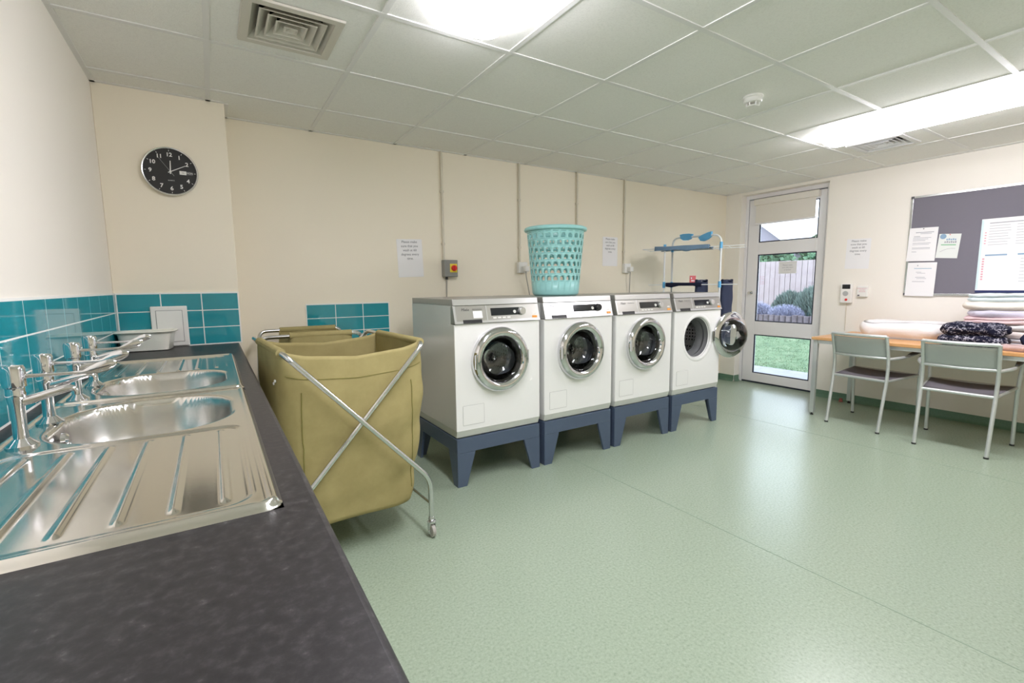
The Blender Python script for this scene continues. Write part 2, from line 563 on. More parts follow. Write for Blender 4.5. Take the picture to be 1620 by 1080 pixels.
# ------------------------------------------------------------------ glazed door
XD = 6.08
mb = MB()
mb.box(XD - 0.01, XD + 0.08, -0.234, -0.20, 0, 2.285)       # frame stiles and head
mb.box(XD - 0.01, XD + 0.08, -1.165, -1.106, 0, 2.285)
mb.box(XD - 0.01, XD + 0.08, -1.106, -0.234, 2.24, 2.285)
struct('door_frame', mb, 'upvc', bevel=0.004)['kind'] = 'structure'
door = bpy.data.objects.new('door_1', None); C.objects.link(door); door['kind'] = 'structure'
door.location = (XD, -0.67, 0)
y0, y1 = -0.43, 0.43          # local half width of leaf
GY0, GY1 = -0.36, 0.30
panes = [(0.125, 0.605), (0.768, 1.575), (1.718, 2.14)]
mb = MB()
zz = [0.02] + [z for p in panes for z in p] + [2.23]
for k in range(0, len(zz), 2):
    mb.box(0, 0.05, GY0, GY1, zz[k], zz[k + 1])
mb.box(0, 0.05, y0, GY0, 0.02, 2.23)
mb.box(0, 0.05, GY1, y1, 0.02, 2.23)
build('leaf', mb, 'upvc', door, bevel=0.004)
for (a, b_) in panes:
    g = MB(); g.box(0.022, 0.028, GY0, GY1, a, b_)
    pn = build('pane', g, 'door_pane', door)
    q = MB()
    for (u0, u1, w0, w1) in ((GY0, GY0 + 0.012, a, b_), (GY1 - 0.012, GY1, a, b_), (GY0 + 0.012, GY1 - 0.012, a, a + 0.012), (GY0 + 0.012, GY1 - 0.012, b_ - 0.012, b_)):
        q.box(0.008, 0.022, u0, u1, w0, w1)
    build('glazing_bead', q, 'gasket', pn)
mb = MB()
for a, b_, c, d in ((y0 - 0.006, y0, 0.0, 2.236), (y1, y1 + 0.006, 0.0, 2.236), (y0, y1, 2.23, 2.236), (y0, y1, 0.0, 0.02)): mb.box(0.012, 0.045, a, b_, c, d)
build('weather_seal', mb, 'gasket', door)
mb = MB(); mb.lathe([(0.0, -0.05), (0.016, -0.05), (0.018, -0.04), (0.012, -0.03), (0.012, -0.006), (0.024, -0.006), (0.024, 0.0)], 20, 'x', (0, 0.362, 1.115))
build('door_handle', mb, 'steel_tube', door)

# roller blind on the door head
t = thing('roller_blind', 'cream roller blind rolled almost up over the top pane of the glazed door', 'blind', (6.03, -0.67, 1.94))
mb = MB(); mb.box(-0.012, 0.048, -0.375, 0.345, 0.215, 0.285); build('cassette', mb, 'blind_fabric', t, bevel=0.006)
mb = MB(); mb.box(0.016, 0.0175, -0.34, 0.33, 0.0, 0.22); build('blind_fabric', mb, 'blind_fabric', t)
mb = MB(); mb.box(0.010, 0.022, -0.342, 0.332, -0.012, 0.008); build('bottom_bar', mb, 'upvc', t, bevel=0.003)
mb = MB()
mb.tube([(-0.0, -0.36, 0.22), (-0.002, -0.362, -0.35)], 0.0012, 6); mb.tube([(-0.0, -0.368, 0.22), (-0.002, -0.366, -0.35)], 0.0012, 6)
build('pull_cord', mb, 'white_plastic', t)

# ------------------------------------------------------------------ tiled splashbacks
def tiles(name, label, w, h, tw, th, loc, rz, flip_phase=0.0):
    """local: X along wall, Z up, facing -Y, origin bottom left"""
    t = thing(name, label, 'splashback', loc, rz)
    mb = MB(); mb.box(0, w, -0.006, 0, 0, h)
    build('grout_bed', mb, 'grout', t)
    mb = MB()
    g = 0.0026
    z = h - 0.006
    while z > 0.0:
        x = 0.004 + flip_phase
        z0 = max(z - th, 0.002)
        if z - z0 > 0.01:
            while x < w - 0.004:
                x1 = min(x + tw, w - 0.004)
                if x1 - x > 0.012: mb.box(x + g, x1 - g, -0.0066, -0.004, z0 + g, z - g)
                x += tw
        z -= th
    build('tile_face', mb, 'teal_glaze', t)
    return t


tiles('tiled_splashback', 'long run of teal tiles on the left wall behind the taps', 4.33, 0.315, 0.2135, 0.1015, (0.0005, -4.6, 0.9), PI / 2, (4.33 - 20 * 0.2135 - 0.004) - 0.004)
tiles('tiled_splashback', 'teal tiles on the short wall below the clock', 0.59, 0.315, 0.1965, 0.1015, (0.008, -0.27, 0.9), 0)
tiles('tiled_splashback', 'small block of teal tiles above the hand basin behind the laundry trolleys', 0.608, 0.36, 0.2, 0.1, (1.018, 0.0, 0.758), 0)

# ------------------------------------------------------------------ worktop with sink cut-outs
SINKS = [(-1.853, -2.868, 0.05, 0.530), (-1.838, -0.90, 0.05, 0.530)]
mb = MB()
ZT = 0.90
cut = [(-2.82, -1.90), (-1.80, -0.95)]
mb.box(0.0, 0.10, -4.6, -0.27, ZT - 0.038, ZT)
mb.box(0.49, 0.572, -4.6, -0.27, ZT - 0.038, ZT)
ys = [-4.6, cut[0][0], cut[0][1], cut[1][0], cut[1][1], -0.27]
for k in (0, 2, 4): mb.box(0.10, 0.49, ys[k], ys[k + 1], ZT - 0.038, ZT)
# rolled front edge
n = 10
vs = []
for e in (-4.6, -0.27):
    for k in range(n + 1):
        a = PI / 2 - PI * k / n
        vs.append((0.572 + 0.012 * math.cos(a), e, ZT - 0.019 + 0.019 * math.sin(a)))
mb.add(vs, [(k, n + 1 + k, n + 2 + k, k + 1) for k in range(n)], 0, True)
o = build('worktop', mb, 'worktop_laminate')
tag(o, 'long charcoal speckled laminate worktop along the left wall with two sinks let in', 'worktop')

# base units under the worktop
cab_edges = [-4.6, -3.75, -2.87, -1.86, -0.87, -0.28]
cab_where = ['under the near end of the worktop', 'under the worktop just before the nearer sink', 'under the nearer sink', 'under the farther sink', 'under the far end of the worktop beside the chimney wall']
for k in range(5):
    a, b_ = cab_edges[k] + 0.002, cab_edges[k + 1] - 0.002
    c = (a + b_) / 2; w = (b_ - a) / 2
    t = thing('base_cabinet', 'plain off white cupboard unit ' + cab_where[k], 'cabinet', (0.27, c, 0), 0, 'base cabinets under the worktop')
    mb = MB()
    mb.box(-0.25, 0.25, -w, -w + 0.018, 0.0, 0.70); mb.box(-0.25, 0.25, w - 0.018, w, 0.0, 0.70)
    mb.box(-0.25, -0.242, -w + 0.018, w - 0.018, 0.1, 0.70); mb.box(-0.242, 0.25, -w + 0.018, w - 0.018, 0.1, 0.118)
    mb.box(0.20, 0.215, -w + 0.018, w - 0.018, 0.0, 0.1)
    build('carcass', mb, 'cabinet_white', t)
    mb = MB(); mb.box(0.23, 0.25, -w, w, 0.70, 0.862); build('apron', mb, 'cabinet_white', t)
    for s in (-1, 1):
        mb = MB(); mb.box(0.25, 0.268, min(0.002 * s, w * s), max(0.002 * s, w * s), 0.11, 0.855)
        d = build('door', mb, 'cabinet_white', t, bevel=0.002)
        mb = MB(); mb.tube(fillet([(0.268, 0.05 * s, 0.70), (0.29, 0.05 * s, 0.70), (0.29, 0.05 * s, 0.60), (0.268, 0.05 * s, 0.60)], 0.008), 0.005)
        build('handle', mb, 'steel_tube', d)

# ------------------------------------------------------------------ sinks
def sstep(a, b, x):
    t = max(0.0, min(1.0, (x - a) / (b - a)))
    return t * t * (3 - 2 * t)


def rrect(px, py, hx, hy, r):
    qx, qy = abs(px) - hx + r, abs(py) - hy + r
    return math.hypot(max(qx, 0), max(qy, 0)) + min(max(qx, qy), 0) - r


def make_sink(label, yc, L, flip):
    """local X across the worktop, Y along it; bowl at +Y end when flip = 1"""
    W = 0.482
    t = thing('sink', label, 'sink', (0.290, yc, ZT), 0, 'stainless steel sinks in the worktop')
    bx, by = 0.010, flip * (L / 2 - 0.262)
    hbx, hby = 0.182, 0.207
    dy0 = by - flip * (hby + 0.02)           # drainer starts
    de = -flip * (L / 2 - 0.035)
    dc = (dy0 + de) / 2; dh = abs(dy0 - de) / 2

    def zf(x, y):
        z = 0.012
        e = rrect(x, y, W / 2, L / 2, 0.03)
        # rolled outer rim falls to the worktop
        z -= 0.012 * sstep(-0.010, 0.0, e)
        ins = sstep(-0.012, -0.024, e)
        z -= 0.004 * ins
        d = rrect(x - bx, y - by, hbx, hby, 0.15)
        if d < 0.012:
            z -= 0.003 * sstep(0.012, 0.0, d)
            z -= 0.135 * (1 - math.exp(-max(0, -d) / 0.016)) if d < 0 else 0
            z -= 0.012 * max(0.0, min(1, -d / 0.15))
        dd = rrect(x - 0.0, y - dc, 0.205, dh, 0.04)
        if dd < 0.01 and d > 0.0:
            k = sstep(0.004, -0.010, dd)
            z -= 0.004 * k
            # raised ribs along the drainer
            if dd < -0.02:
                fade = sstep(-0.02, -0.035, dd) * sstep(0.0, 0.03, d)
                ph = ((x + 0.198) / 0.066) % 1.0
                rib = math.exp(-((ph - 0.5) / 0.070) ** 2)
                z += 0.0042 * rib * fade
        return z

    # non uniform sampling
    nx, ny = 150, 250
    mb = MB()
    mb.grid(lambda u, v: ((u - 0.5) * W, (v - 0.5) * L, zf((u - 0.5) * W, (v - 0.5) * L)), nx, ny)
    # material by depth
    o = build('basin', mb, ['stainless', 'brushed_bowl'], t, angle=180)
    me = o.data
    for p in me.polygons:
        if p.center.z < -0.004: p.material_index = 1
    mb = MB(); zb = zf(bx, by)
    mb.lathe([(0.0, zb + 0.001), (0.028, zb + 0.001), (0.034, zb + 0.004), (0.043, zb + 0.005), (0.045, zb + 0.001)], 28, 'z', (bx, by, 0))
    build('drain', mb, 'chrome', t)
    # overflow rose with chain stay on the wall side of the bowl
    mb = MB(); mb.lathe([(0.0, 0.010), (0.012, 0.010), (0.018, 0.005), (0.020, -0.004)], 20, 'x', (bx - hbx + 0.014, by, -0.030))
    mb.tube([(bx - hbx + 0.022, by, -0.036), (bx - hbx + 0.028, by + 0.006, -0.052), (bx - hbx + 0.030, by + 0.002, -0.075)], 0.0035, 8)
    build('overflow', mb, 'chrome', t)
    return t


make_sink('nearer stainless sink, ribbed drainer towards the camera', (SINKS[0][0] + SINKS[0][1]) / 2, abs(SINKS[0][0] - SINKS[0][1]), 1)
make_sink('farther stainless sink, ribbed drainer towards the clock wall', (SINKS[1][0] + SINKS[1][1]) / 2, abs(SINKS[1][0] - SINKS[1][1]), -1)


def make_tap(label, y, ang):
    t = thing('lever_tap', label, 'tap', (0.100, y, ZT + 0.008), 0, 'chrome lever taps along the splashback')
    mb = MB()
    mb.lathe([(0.0, 0.0), (0.027, 0.0), (0.027, 0.004), (0.018, 0.012), (0.0125, 0.018), (0.0115, 0.05), (0.0125, 0.085), (0.0150, 0.10), (0.0165, 0.112),
              (0.0155, 0.116), (0.0155, 0.125), (0.019, 0.128), (0.0195, 0.165), (0.017, 0.172), (0.0, 0.174)], 24)
    build('tap_body', mb, 'chrome', t)
    mb = MB()
    c, s = math.cos(ang), math.sin(ang)
    P = [(0.0, 0.0, 0.094), (0.022, 0, 0.098), (0.050, 0, 0.106), (0.078, 0, 0.113), (0.086, 0, 0.1135), (0.0915, 0, 0.108), (0.0915, 0, 0.098)]
    P = fillet([(x * c, x * s, z) for x, _, z in P], 0.01, 3)
    R = [0.0105 - 0.0035 * min(1, 1.6 * i / len(P)) for i in range(len(P))]
    mb.tube(P, R, 14)
    build('spout', mb, 'chrome', t)
    mb = MB()
    a2 = ang * 0.6
    c, s = math.cos(a2), math.sin(a2)
    # (distance, height, half width, half height): thin arm ending in an upright spoon blade
    pr = [(0.012, 0.148, 0.006, 0.007), (0.022, 0.148, 0.0042, 0.0045), (0.045, 0.147, 0.0036, 0.0036), (0.085, 0.146, 0.0036, 0.0036), (0.108, 0.146, 0.0036, 0.0040), (0.120, 0.149, 0.0040, 0.0085), (0.134, 0.153, 0.0045, 0.0125), (0.150, 0.157, 0.0045, 0.0130), (0.161, 0.160, 0.004, 0.0095), (0.166, 0.161, 0.002, 0.004)]
    n = 14
    vs = []
    for (x, z, w, th) in pr:
        for k in range(n):
            a = 2 * PI * k / n
            yy = w * math.cos(a); z2 = z + th * math.sin(a)
            vs.append((x * c - yy * s, x * s + yy * c, z2))
    fs = []
    for i in range(len(pr) - 1):
        for k in range(n):
            l = (k + 1) % n
            fs.append((i * n + k, i * n + l, (i + 1) * n + l, (i + 1) * n + k))
    fs.append(tuple(range(n))); fs.append(tuple((len(pr) - 1) * n + k for k in range(n)))
    mb.add(vs, fs, 0, True)
    build('lever', mb, 'chrome', t)
    return t


make_tap('chrome lever tap nearest the camera, at the nearer sink', -2.27, 0.12)
make_tap('second chrome lever tap from the camera, at the nearer sink', -2.065, -0.05)
make_tap('third chrome lever tap from the camera, at the farther sink', -1.777, 0.25)
make_tap('chrome lever tap farthest from the camera, at the farther sink', -1.54, 0.0)

# washing-up bowl in the far corner of the worktop
t = thing('washing_up_bowl', 'off white rectangular plastic bowl in the corner of the worktop below the clock', 'bowl', (0.142, -0.375, ZT + 0.001), rad(-8))
def sq(hx, hy, r, k, n):
    a = 2 * PI * k / n
    c, s = math.cos(a), math.sin(a)
    e = 2 / 5.5
    return (hx * abs(c) ** e * (1 if c >= 0 else -1), hy * abs(s) ** e * (1 if s >= 0 else -1))
prof = [(0.0, 0.0, 0.0), (0.100, 0.068, 0.0), (0.106, 0.074, 0.004), (0.121, 0.083, 0.095), (0.132, 0.094, 0.099), (0.136, 0.098, 0.104), (0.132, 0.094, 0.108), (0.121, 0.082, 0.106), (0.115, 0.078, 0.098), (0.101, 0.069, 0.008), (0.094, 0.062, 0.004), (0.0, 0.0, 0.004)]
mb = MB(); n = 64
vs = []
for hx, hy, z in prof:
    for k in range(n):
        x, y = sq(max(hx, 1e-4), max(hy, 1e-4), 0, k, n); vs.append((x, y, z))
mb.add(vs, [(i * n + k, i * n + (k + 1) % n, (i + 1) * n + (k + 1) % n, (i + 1) * n + k) for i in range(len(prof) - 1) for k in range(n)], 0, True)
build('bowl_shell', mb, 'off_white', t, angle=50)

# access panel on the tiled wall
t = thing('access_panel', 'white plastic access panel on the teal tiles below the clock', 'panel', (0.243, -0.2795, 0.905))
mb = MB(); mb.box(-0.087, 0.087, -0.010, 0.0, 0, 0.232); build('panel_frame', mb, 'white_plastic', t, bevel=0.005, bseg=3)
mb = MB(); mb.box(-0.061, 0.061, -0.0125, -0.0095, 0.026, 0.206); build('panel_door', mb, 'white_plastic', t, bevel=0.001)
mb = MB()
for a, b_, c, d in ((-0.063, -0.061, 0.024, 0.208), (0.061, 0.063, 0.024, 0.208), (-0.061, 0.061, 0.024, 0.026), (-0.061, 0.061, 0.206, 0.208)):
    mb.box(a, b_, -0.0108, -0.0095, c, d)
build('panel_gap', mb, 'dark_grey', t)

# ------------------------------------------------------------------ wall clock
t = thing('wall_clock', 'round black wall clock with white numbers and silver rim', 'clock', (0.312, -0.27, 1.893))
mb = MB(); mb.lathe([(0.126, 0.0), (0.131, -0.006), (0.132, -0.026), (0.129, -0.032), (0.124, -0.030), (0.122, -0.020)], 64, 'y'); build('rim', mb, 'aluminium', t)
mb = MB(); mb.disc(0.124, -0.018, 64, 'y'); mb.disc(0.126, -0.001, 64, 'y', flip=True); mb.lathe([(0.126, -0.001), (0.124, -0.018)], 64, 'y')
face = build('dial', mb, 'clock_face', t)
mb = MB()
for h in range(1, 13):
    a = rad(90 - 30 * h)
    if h != 3:
        build('numeral', MB().text(str(h), 0.030 if h < 10 else 0.029, (0.092 * math.cos(a), -0.0185, 0.092 * math.sin(a)), lift=0.0003, weight=0.0007), 'clock_white', t)
    c, s = math.cos(a), math.sin(a)
    p = [(0.111 * c - 0.0012 * s, -0.0187, 0.111 * s + 0.0012 * c), (0.111 * c + 0.0012 * s, -0.0187, 0.111 * s - 0.0012 * c),
         (0.118 * c + 0.0012 * s, -0.0187, 0.118 * s - 0.0012 * c), (0.118 * c - 0.0012 * s, -0.0187, 0.118 * s + 0.0012 * c)]
    build('hour_mark', MB().add(p, [(0, 1, 2, 3)]), 'clock_white', t)
build('lettering', MB().text('QUARTZ', 0.0075, (0.0, -0.0185, -0.048), lift=0.0003), 'clock_white', t)
mb = MB(); mb.box(0.042, 0.074, -0.0195, -0.018, -0.011, 0.009, 0); mb.box(0.076, 0.104, -0.0195, -0.018, -0.011, 0.009, 1); mb.text('MON', 0.013, (0.090, -0.0196, -0.001), 0, lift=0.0002); mb.text('12', 0.013, (0.058, -0.0196, -0.001), 1, lift=0.0002)
build('date_window', mb, ['clock_white', 'dark_grey'], t)

def hand(name, ang, L, tail, w, y, mt='clock_white'):
    a = rad(ang); c, s = math.sin(a), math.cos(a)
    mb = MB()
    def P(u, v, yy): return (u * c + v * s, yy, u * s - v * c)
    b0 = [P(-tail, -w, y), P(L, -w * 0.6, y), P(L, w * 0.6, y), P(-tail, w, y)]
    b1 = [(p[0], p[1] - 0.001, p[2]) for p in b0]
    mb.hexa(b0, b1)
    build(name, mb, mt, t)
hand('hour_hand', 3, 0.060, 0.012, 0.0032, -0.0205)
hand('minute_hand', 62, 0.082, 0.012, 0.0022, -0.0220)
hand('second_hand', 325, 0.088, 0.028, 0.0007, -0.0235, 'seam_grey')
mb = MB(); mb.cyl(0.005, -0.026, -0.018, 16, 'y'); build('hand_hub', mb, 'clock_white', t)

# ------------------------------------------------------------------ printed notices
def sheet(name, label, cat, w, h, loc, rz, mats, draw, group=None, tilt=0.0):
    """paper hung on a wall: local origin at its centre, facing -Y"""
    mb = MB()
    mb.box(-w / 2, w / 2, -0.001, 0.0, -h / 2, h / 2, 0)
    draw(mb)
    if tilt:
        Rm = Matrix.Rotation(tilt, 3, 'Y')
        mb.v = [tuple(Rm @ Vector(v)) for v in mb.v]
    o = build(name, mb, mats, None, loc=loc, rot=(0, 0, rz))
    tag(o, label, cat, group)
    return o


def notice_text(mb):
    mb.text('Please make\nsure that you\nwash at 60\ndegrees every\ntime.', 0.026, (0, -0.001, 0.062), 1, lift=0.0005, spacing=1.25)


G = 'printed washing notices on the walls'
sheet('printed_notice', 'white washing notice left of the grey isolator switch', 'notice', 0.21, 0.297, (1.815, -0.001, 1.46), 0, ['paper', 'ink'], notice_text, G, rad(-2))
sheet('printed_notice', 'white washing notice between the laundry basket and the far socket', 'notice', 0.21, 0.297, (3.99, -0.001, 1.575), 0, ['paper', 'ink'], notice_text, G)
sheet('printed_notice', 'white washing notice above the intercom by the door', 'notice', 0.21, 0.297, (XR - 0.001, -1.467, 1.515), FACE_RIGHT, ['paper', 'ink'], notice_text, G, rad(1.5))
sheet('printed_notice', 'small white notice stuck on the middle pane of the glazed door', 'notice', 0.20, 0.14, (XD + 0.021, -0.72, 1.41), FACE_RIGHT, ['paper', 'ink_grey'],
      lambda mb: mb.text('Please make\nsure this door\nis locked', 0.022, (0, -0.001, 0.0), 1, lift=0.0005, spacing=1.2))

# noticeboard
t = thing('noticeboard', 'grey felt noticeboard with silver frame above the beech table', 'noticeboard', (XR, -1.87 - 0.62, 1.105), FACE_RIGHT)
w, h = 0.62, 0.90
mb = MB(); mb.box(-w + 0.004, w - 0.004, -0.012, 0, 0.004, h - 0.004); build('felt_panel', mb, 'felt_grey', t)
mb = MB()
for a, b_, c, d in ((-w, -w + 0.018, 0, h), (w - 0.018, w, 0, h), (-w + 0.018, w - 0.018, 0, 0.018), (-w + 0.018, w - 0.018, h - 0.018, h)):
    mb.box(a, b_, -0.018, 0, c, d)
build('frame', mb, 'aluminium', t, bevel=0.002)
for sx in (-1, 1):
    for sz in (0, 1):
        mb = MB(); x = sx * (w - 0.011); z = 0.011 + sz * (h - 0.022)
        mb.box(x - 0.012, x + 0.012, -0.020, -0.001, z - 0.012, z + 0.012)
        build('corner_cap', mb, 'dark_grey', t, bevel=0.003)

XP = XR - 0.0135
def linesdraw(spec):
    def d(mb):
        for (x0, x1, z, th, mi) in spec:
            mb.box(x0, x1, -0.0016, -0.0009, z - th / 2, z + th / 2, mi)
    return d
specA = [(-0.055, 0.075, 0.108, 0.006, 1), (-0.02, 0.06, 0.096, 0.004, 1), (-0.065, -0.02, 0.072, 0.005, 1)] + [(-0.07, 0.06 - 0.02 * (k % 3), 0.06 - 0.0125 * k, 0.0035, 1) for k in range(3)] + [(-0.07, 0.06, 0.012, 0.004, 1), (-0.07, 0.05, 0.0, 0.003, 1), (-0.07, 0.06, -0.03, 0.004, 1), (-0.07, 0.06, -0.04, 0.003, 1), (-0.07, -0.035, -0.065, 0.004, 1)]
def drawA(mb):
    linesdraw(specA)(mb); mb.cyl(0.004, -0.008, 0, 12, 'y', (0.0, 0, 0.14), 2)
sheet('pinned_letter', 'white printed letter pinned at the upper left of the noticeboard', 'letter', 0.205, 0.30, (XP - 0.006, -1.978, 1.567), FACE_RIGHT, ['paper', 'ink_grey', 'dark_grey'], drawA, 'papers pinned on the noticeboard', rad(1.5))
def drawB(mb):
    mb.lathe([(0.0, -0.0015), (0.022, -0.0015), (0.022, -0.0009)], 24, 'y', (-0.045, 0, 0.082), 1)
    for k in range(6): mb.box(-0.030 + 0.014 * k, -0.020 + 0.014 * k, -0.0016, -0.0009, 0.026, 0.040 + 0.004 * (k % 2), 3)
    for k in range(5): mb.box(-0.020 + 0.014 * k, -0.010 + 0.014 * k, -0.0016, -0.0009, 0.050, 0.062 + 0.003 * (k % 2), 1)
    mb.box(-0.05, 0.05, -0.0016, -0.0009, 0.006, 0.014, 2)
    mb.tube([(-0.05 + 0.1 * k / 12, -0.0012, -0.065 + 0.045 * math.sin(PI * (0.1 + 0.5 * k / 12))) for k in range(13)], 0.0012, 6, 3)
    mb.cyl(0.0035, -0.008, 0, 12, 'y', (0.0, 0, 0.098), 4)
sheet('pinned_leaflet', 'small pale leaflet with blue badge and green line pinned askew on the noticeboard', 'leaflet', 0.148, 0.21, (XP - 0.002, -2.160, 1.54), FACE_RIGHT, ['paper_tint', 'ink_blue', 'ink_green', 'ink_grey', 'red_plastic'], drawB, 'papers pinned on the noticeboard', rad(4))
specC = [(-0.055, 0.07, 0.098, 0.005, 1), (-0.04, 0.0, 0.065, 0.003, 2), (-0.03, 0.03, 0.055, 0.003, 2), (-0.04, 0.03, 0.018, 0.004, 2), (-0.03, 0.04, 0.006, 0.003, 2), (-0.06, 0.03, -0.02, 0.004, 2)]
def drawC(mb):
    linesdraw(specC)(mb); mb.cyl(0.004, -0.008, 0, 12, 'y', (-0.03, 0, 0.125), 2)
sheet('pinned_letter', 'white sheet with one thick blue rule pinned over the lower left frame of the noticeboard', 'letter', 0.210, 0.305, (XP - 0.007, -1.990, 1.252), FACE_RIGHT, ['paper', 'ink_blue', 'ink_grey'], drawC, 'papers pinned on the noticeboard', rad(1.2))
def drawD(mb):
    mb.box(-0.21, -0.196, -0.0018, -0.0009, -0.28, 0.3, 3)
    mb.box(-0.21, 0.21, -0.0018, -0.0009, -0.305, -0.285, 4)
    for k in range(2): mb.box(-0.17 + 0.19 * k, -0.04 + 0.2 * k, -0.0016, -0.0009, 0.0, 0.012, 5)
    rnd = random.Random(4)
    for k in range(9): mb.box(-0.185, -0.172, -0.0016, -0.0009, -0.03 - 0.021 * k, -0.018 - 0.021 * k, 2)
    for k in range(5): mb.box(-0.185, -0.174, -0.0016, -0.0009, 0.10 + 0.022 * k, 0.108 + 0.022 * k, 2)
    for k in range(8):
        mb.box(-0.16, -0.05 + 0.02 * rnd.random(), -0.0016, -0.0009, 0.09 + 0.022 * k, 0.093 + 0.022 * k, 1)
        mb.box(0.0, 0.12 + 0.05 * rnd.random(), -0.0016, -0.0009, 0.09 + 0.022 * k, 0.093 + 0.022 * k, 1)
        mb.box(0.04, 0.14 + 0.05 * rnd.random(), -0.0016, -0.0009, -0.03 - 0.026 * k, -0.027 - 0.026 * k, 1)
    mb.box(-0.16, 0.15, -0.0016, -0.0009, 0.265, 0.272, 1)
sheet('rota_poster', 'large laminated rota with red marks and blue headings on the noticeboard', 'poster', 0.42, 0.61, (XP - 0.002, -2.572, 1.438), FACE_RIGHT, ['paper', 'ink_grey', 'ink_red', 'pale_cyan', 'navy', 'ink_blue'], drawD, 'papers pinned on the noticeboard')

# intercom and call point
t = thing('intercom', 'white wall intercom with dark screen, grey speaker and red button', 'intercom', (XR, -1.402, 1.02), FACE_RIGHT)
mb = MB(); mb.box(-0.053, 0.053, -0.038, 0, 0, 0.198); build('housing', mb, 'white_plastic', t, bevel=0.008, bseg=3)
mb = MB(); mb.box(-0.036, 0.036, -0.0395, -0.036, 0.145, 0.190); build('screen', mb, 'black_display', t, bevel=0.002)
mb = MB(); mb.lathe([(0.0, -0.041), (0.024, -0.041), (0.026, -0.037)], 28, 'y', (-0.004, 0, 0.098)); build('speaker', mb, 'seam_grey', t)
mb = MB(); mb.lathe([(0.0, -0.046), (0.009, -0.046), (0.012, -0.042), (0.012, -0.037)], 20, 'y', (0.006, 0, 0.036)); build('call_button', mb, 'red_plastic', t)
mb = MB(); mb.tube([(0, -0.006, 0.0), (0.001, -0.006, -0.286)], 0.0035, 8); build('cable', mb, 'conduit_cream', t)
t = thing('call_point', 'small white box with red lettering beside the intercom', 'switch box', (XR, -1.540, 1.085), FACE_RIGHT)
mb = MB(); mb.box(-0.046, 0.046, -0.03, 0, 0, 0.108); build('housing', mb, 'white_plastic', t, bevel=0.006, bseg=3)
mb = MB(); mb.text('EMERGENCY\nDOOR\nRELEASE', 0.015, (0, -0.0301, 0.068), lift=0.0004); build('lettering', mb, 'ink_red', t)
mb = MB(); mb.box(-0.036, -0.020, -0.033, -0.029, 0.010, 0.022); build('key_switch', mb, 'dark_grey', t)

# ------------------------------------------------------------------ electrics on the back wall
def conduit(label, x, z0, z1, cat='conduit'):
    t = thing('cable_conduit', label, cat, (x, 0, z0), 0, 'cream conduits down the back wall')
    mb = MB(); mb.tube([(0, -0.011, 0), (0, -0.011, z1 - z0)], 0.010, 12); build('pipe', mb, 'conduit_cream', t)
    z = 0.12
    while z < z1 - z0:
        build('saddle', MB().box(-0.016, 0.016, -0.016, 0.0, z, z + 0.02), 'conduit_cream', t, bevel=0.003); z += 0.42
    return t


conduit('cream conduit running down to the grey isolator switch', 2.100, 1.452, H - 0.002)
conduit('cream conduit running down to the socket left of the aqua basket', 2.855, 1.448, H - 0.002)
conduit('cream conduit coming down behind the aqua basket', 3.531, 1.05, H - 0.002)
conduit('cream conduit left of the drying rack ending at a socket', 4.180, 1.448, H - 0.002)

t = thing('isolator_switch', 'grey isolator with red rotary knob on yellow plate', 'switch', (2.142, 0, 1.312))
mb = MB(); mb.box(-0.060, 0.060, -0.065, 0, 0, 0.138); build('housing', mb, 'isolator_grey', t, bevel=0.006, bseg=3)
mb = MB(); mb.box(-0.012, 0.052, -0.068, -0.063, 0.036, 0.106); build('plate', mb, 'yellow_plate', t, bevel=0.002)
mb = MB(); mb.lathe([(0.0, -0.088), (0.018, -0.088), (0.023, -0.084), (0.025, -0.067)], 28, 'y', (0.022, 0, 0.071)); mb.box(0.017, 0.027, -0.097, -0.08, 0.050, 0.092)
build('rotary_knob', mb, 'red_plastic', t)
mb = MB(); mb.cyl(0.011, -0.022, 0.0, 16, 'z', (-0.028, -0.03, 0)); build('cable_gland', mb, 'black_plastic', t)
mb = MB(); mb.tube([(-0.028, -0.03, -0.02), (-0.026, -0.02, -0.10), (-0.026, -0.014, -0.20), (-0.026, -0.014, -0.42)], 0.006, 8); build('flex', mb, 'cable_grey', t)

def socket(label, x, z, dx):
    t = thing('wall_socket', label, 'socket', (x, 0, z), 0, 'sockets on the back wall')
    mb = MB(); mb.box(-0.048, 0.048, -0.040, 0, 0, 0.10); build('back_box', mb, 'white_plastic', t, bevel=0.006, bseg=3)
    mb = MB(); mb.box(-0.010, 0.042, -0.085, -0.039, 0.012, 0.064); build('plug', mb, 'white_plastic', t, bevel=0.010, bseg=3)
    mb = MB(); mb.tube(fillet([(0.016, -0.06, 0.014), (0.018, -0.055, -0.02), (0.02 + dx * 0.6, -0.03, -0.2), (0.02 + dx, -0.02, -0.34)], 0.03), 0.0045, 8); build('flex', mb, 'cable_grey', t)


socket('double white socket with plug left of the aqua laundry basket', 2.875, 1.347, 0.09)
socket('white socket with plug left of the drying rack', 4.216, 1.355, 0.03)

mb = MB(); mb.box(-0.05, 0.05, -0.012, 0, 0, 0.06, 0); mb.box(-0.04, -0.01, -0.07, -0.012, -0.14, 0.0, 0)
o = build('fire_sign', MB().box(-0.055, 0.055, -0.004, 0, -0.06, 0.06).box(-0.03, 0.03, -0.0045, -0.0038, -0.006, 0.006, 1).box(-0.04, -0.02, -0.0045, -0.0038, 0.02, 0.04, 1), ['red_plastic', 'paper'], None, loc=(5.355, -0.0, 1.27))
tag(o, 'small red sign on the back wall behind the drying rack', 'sign')

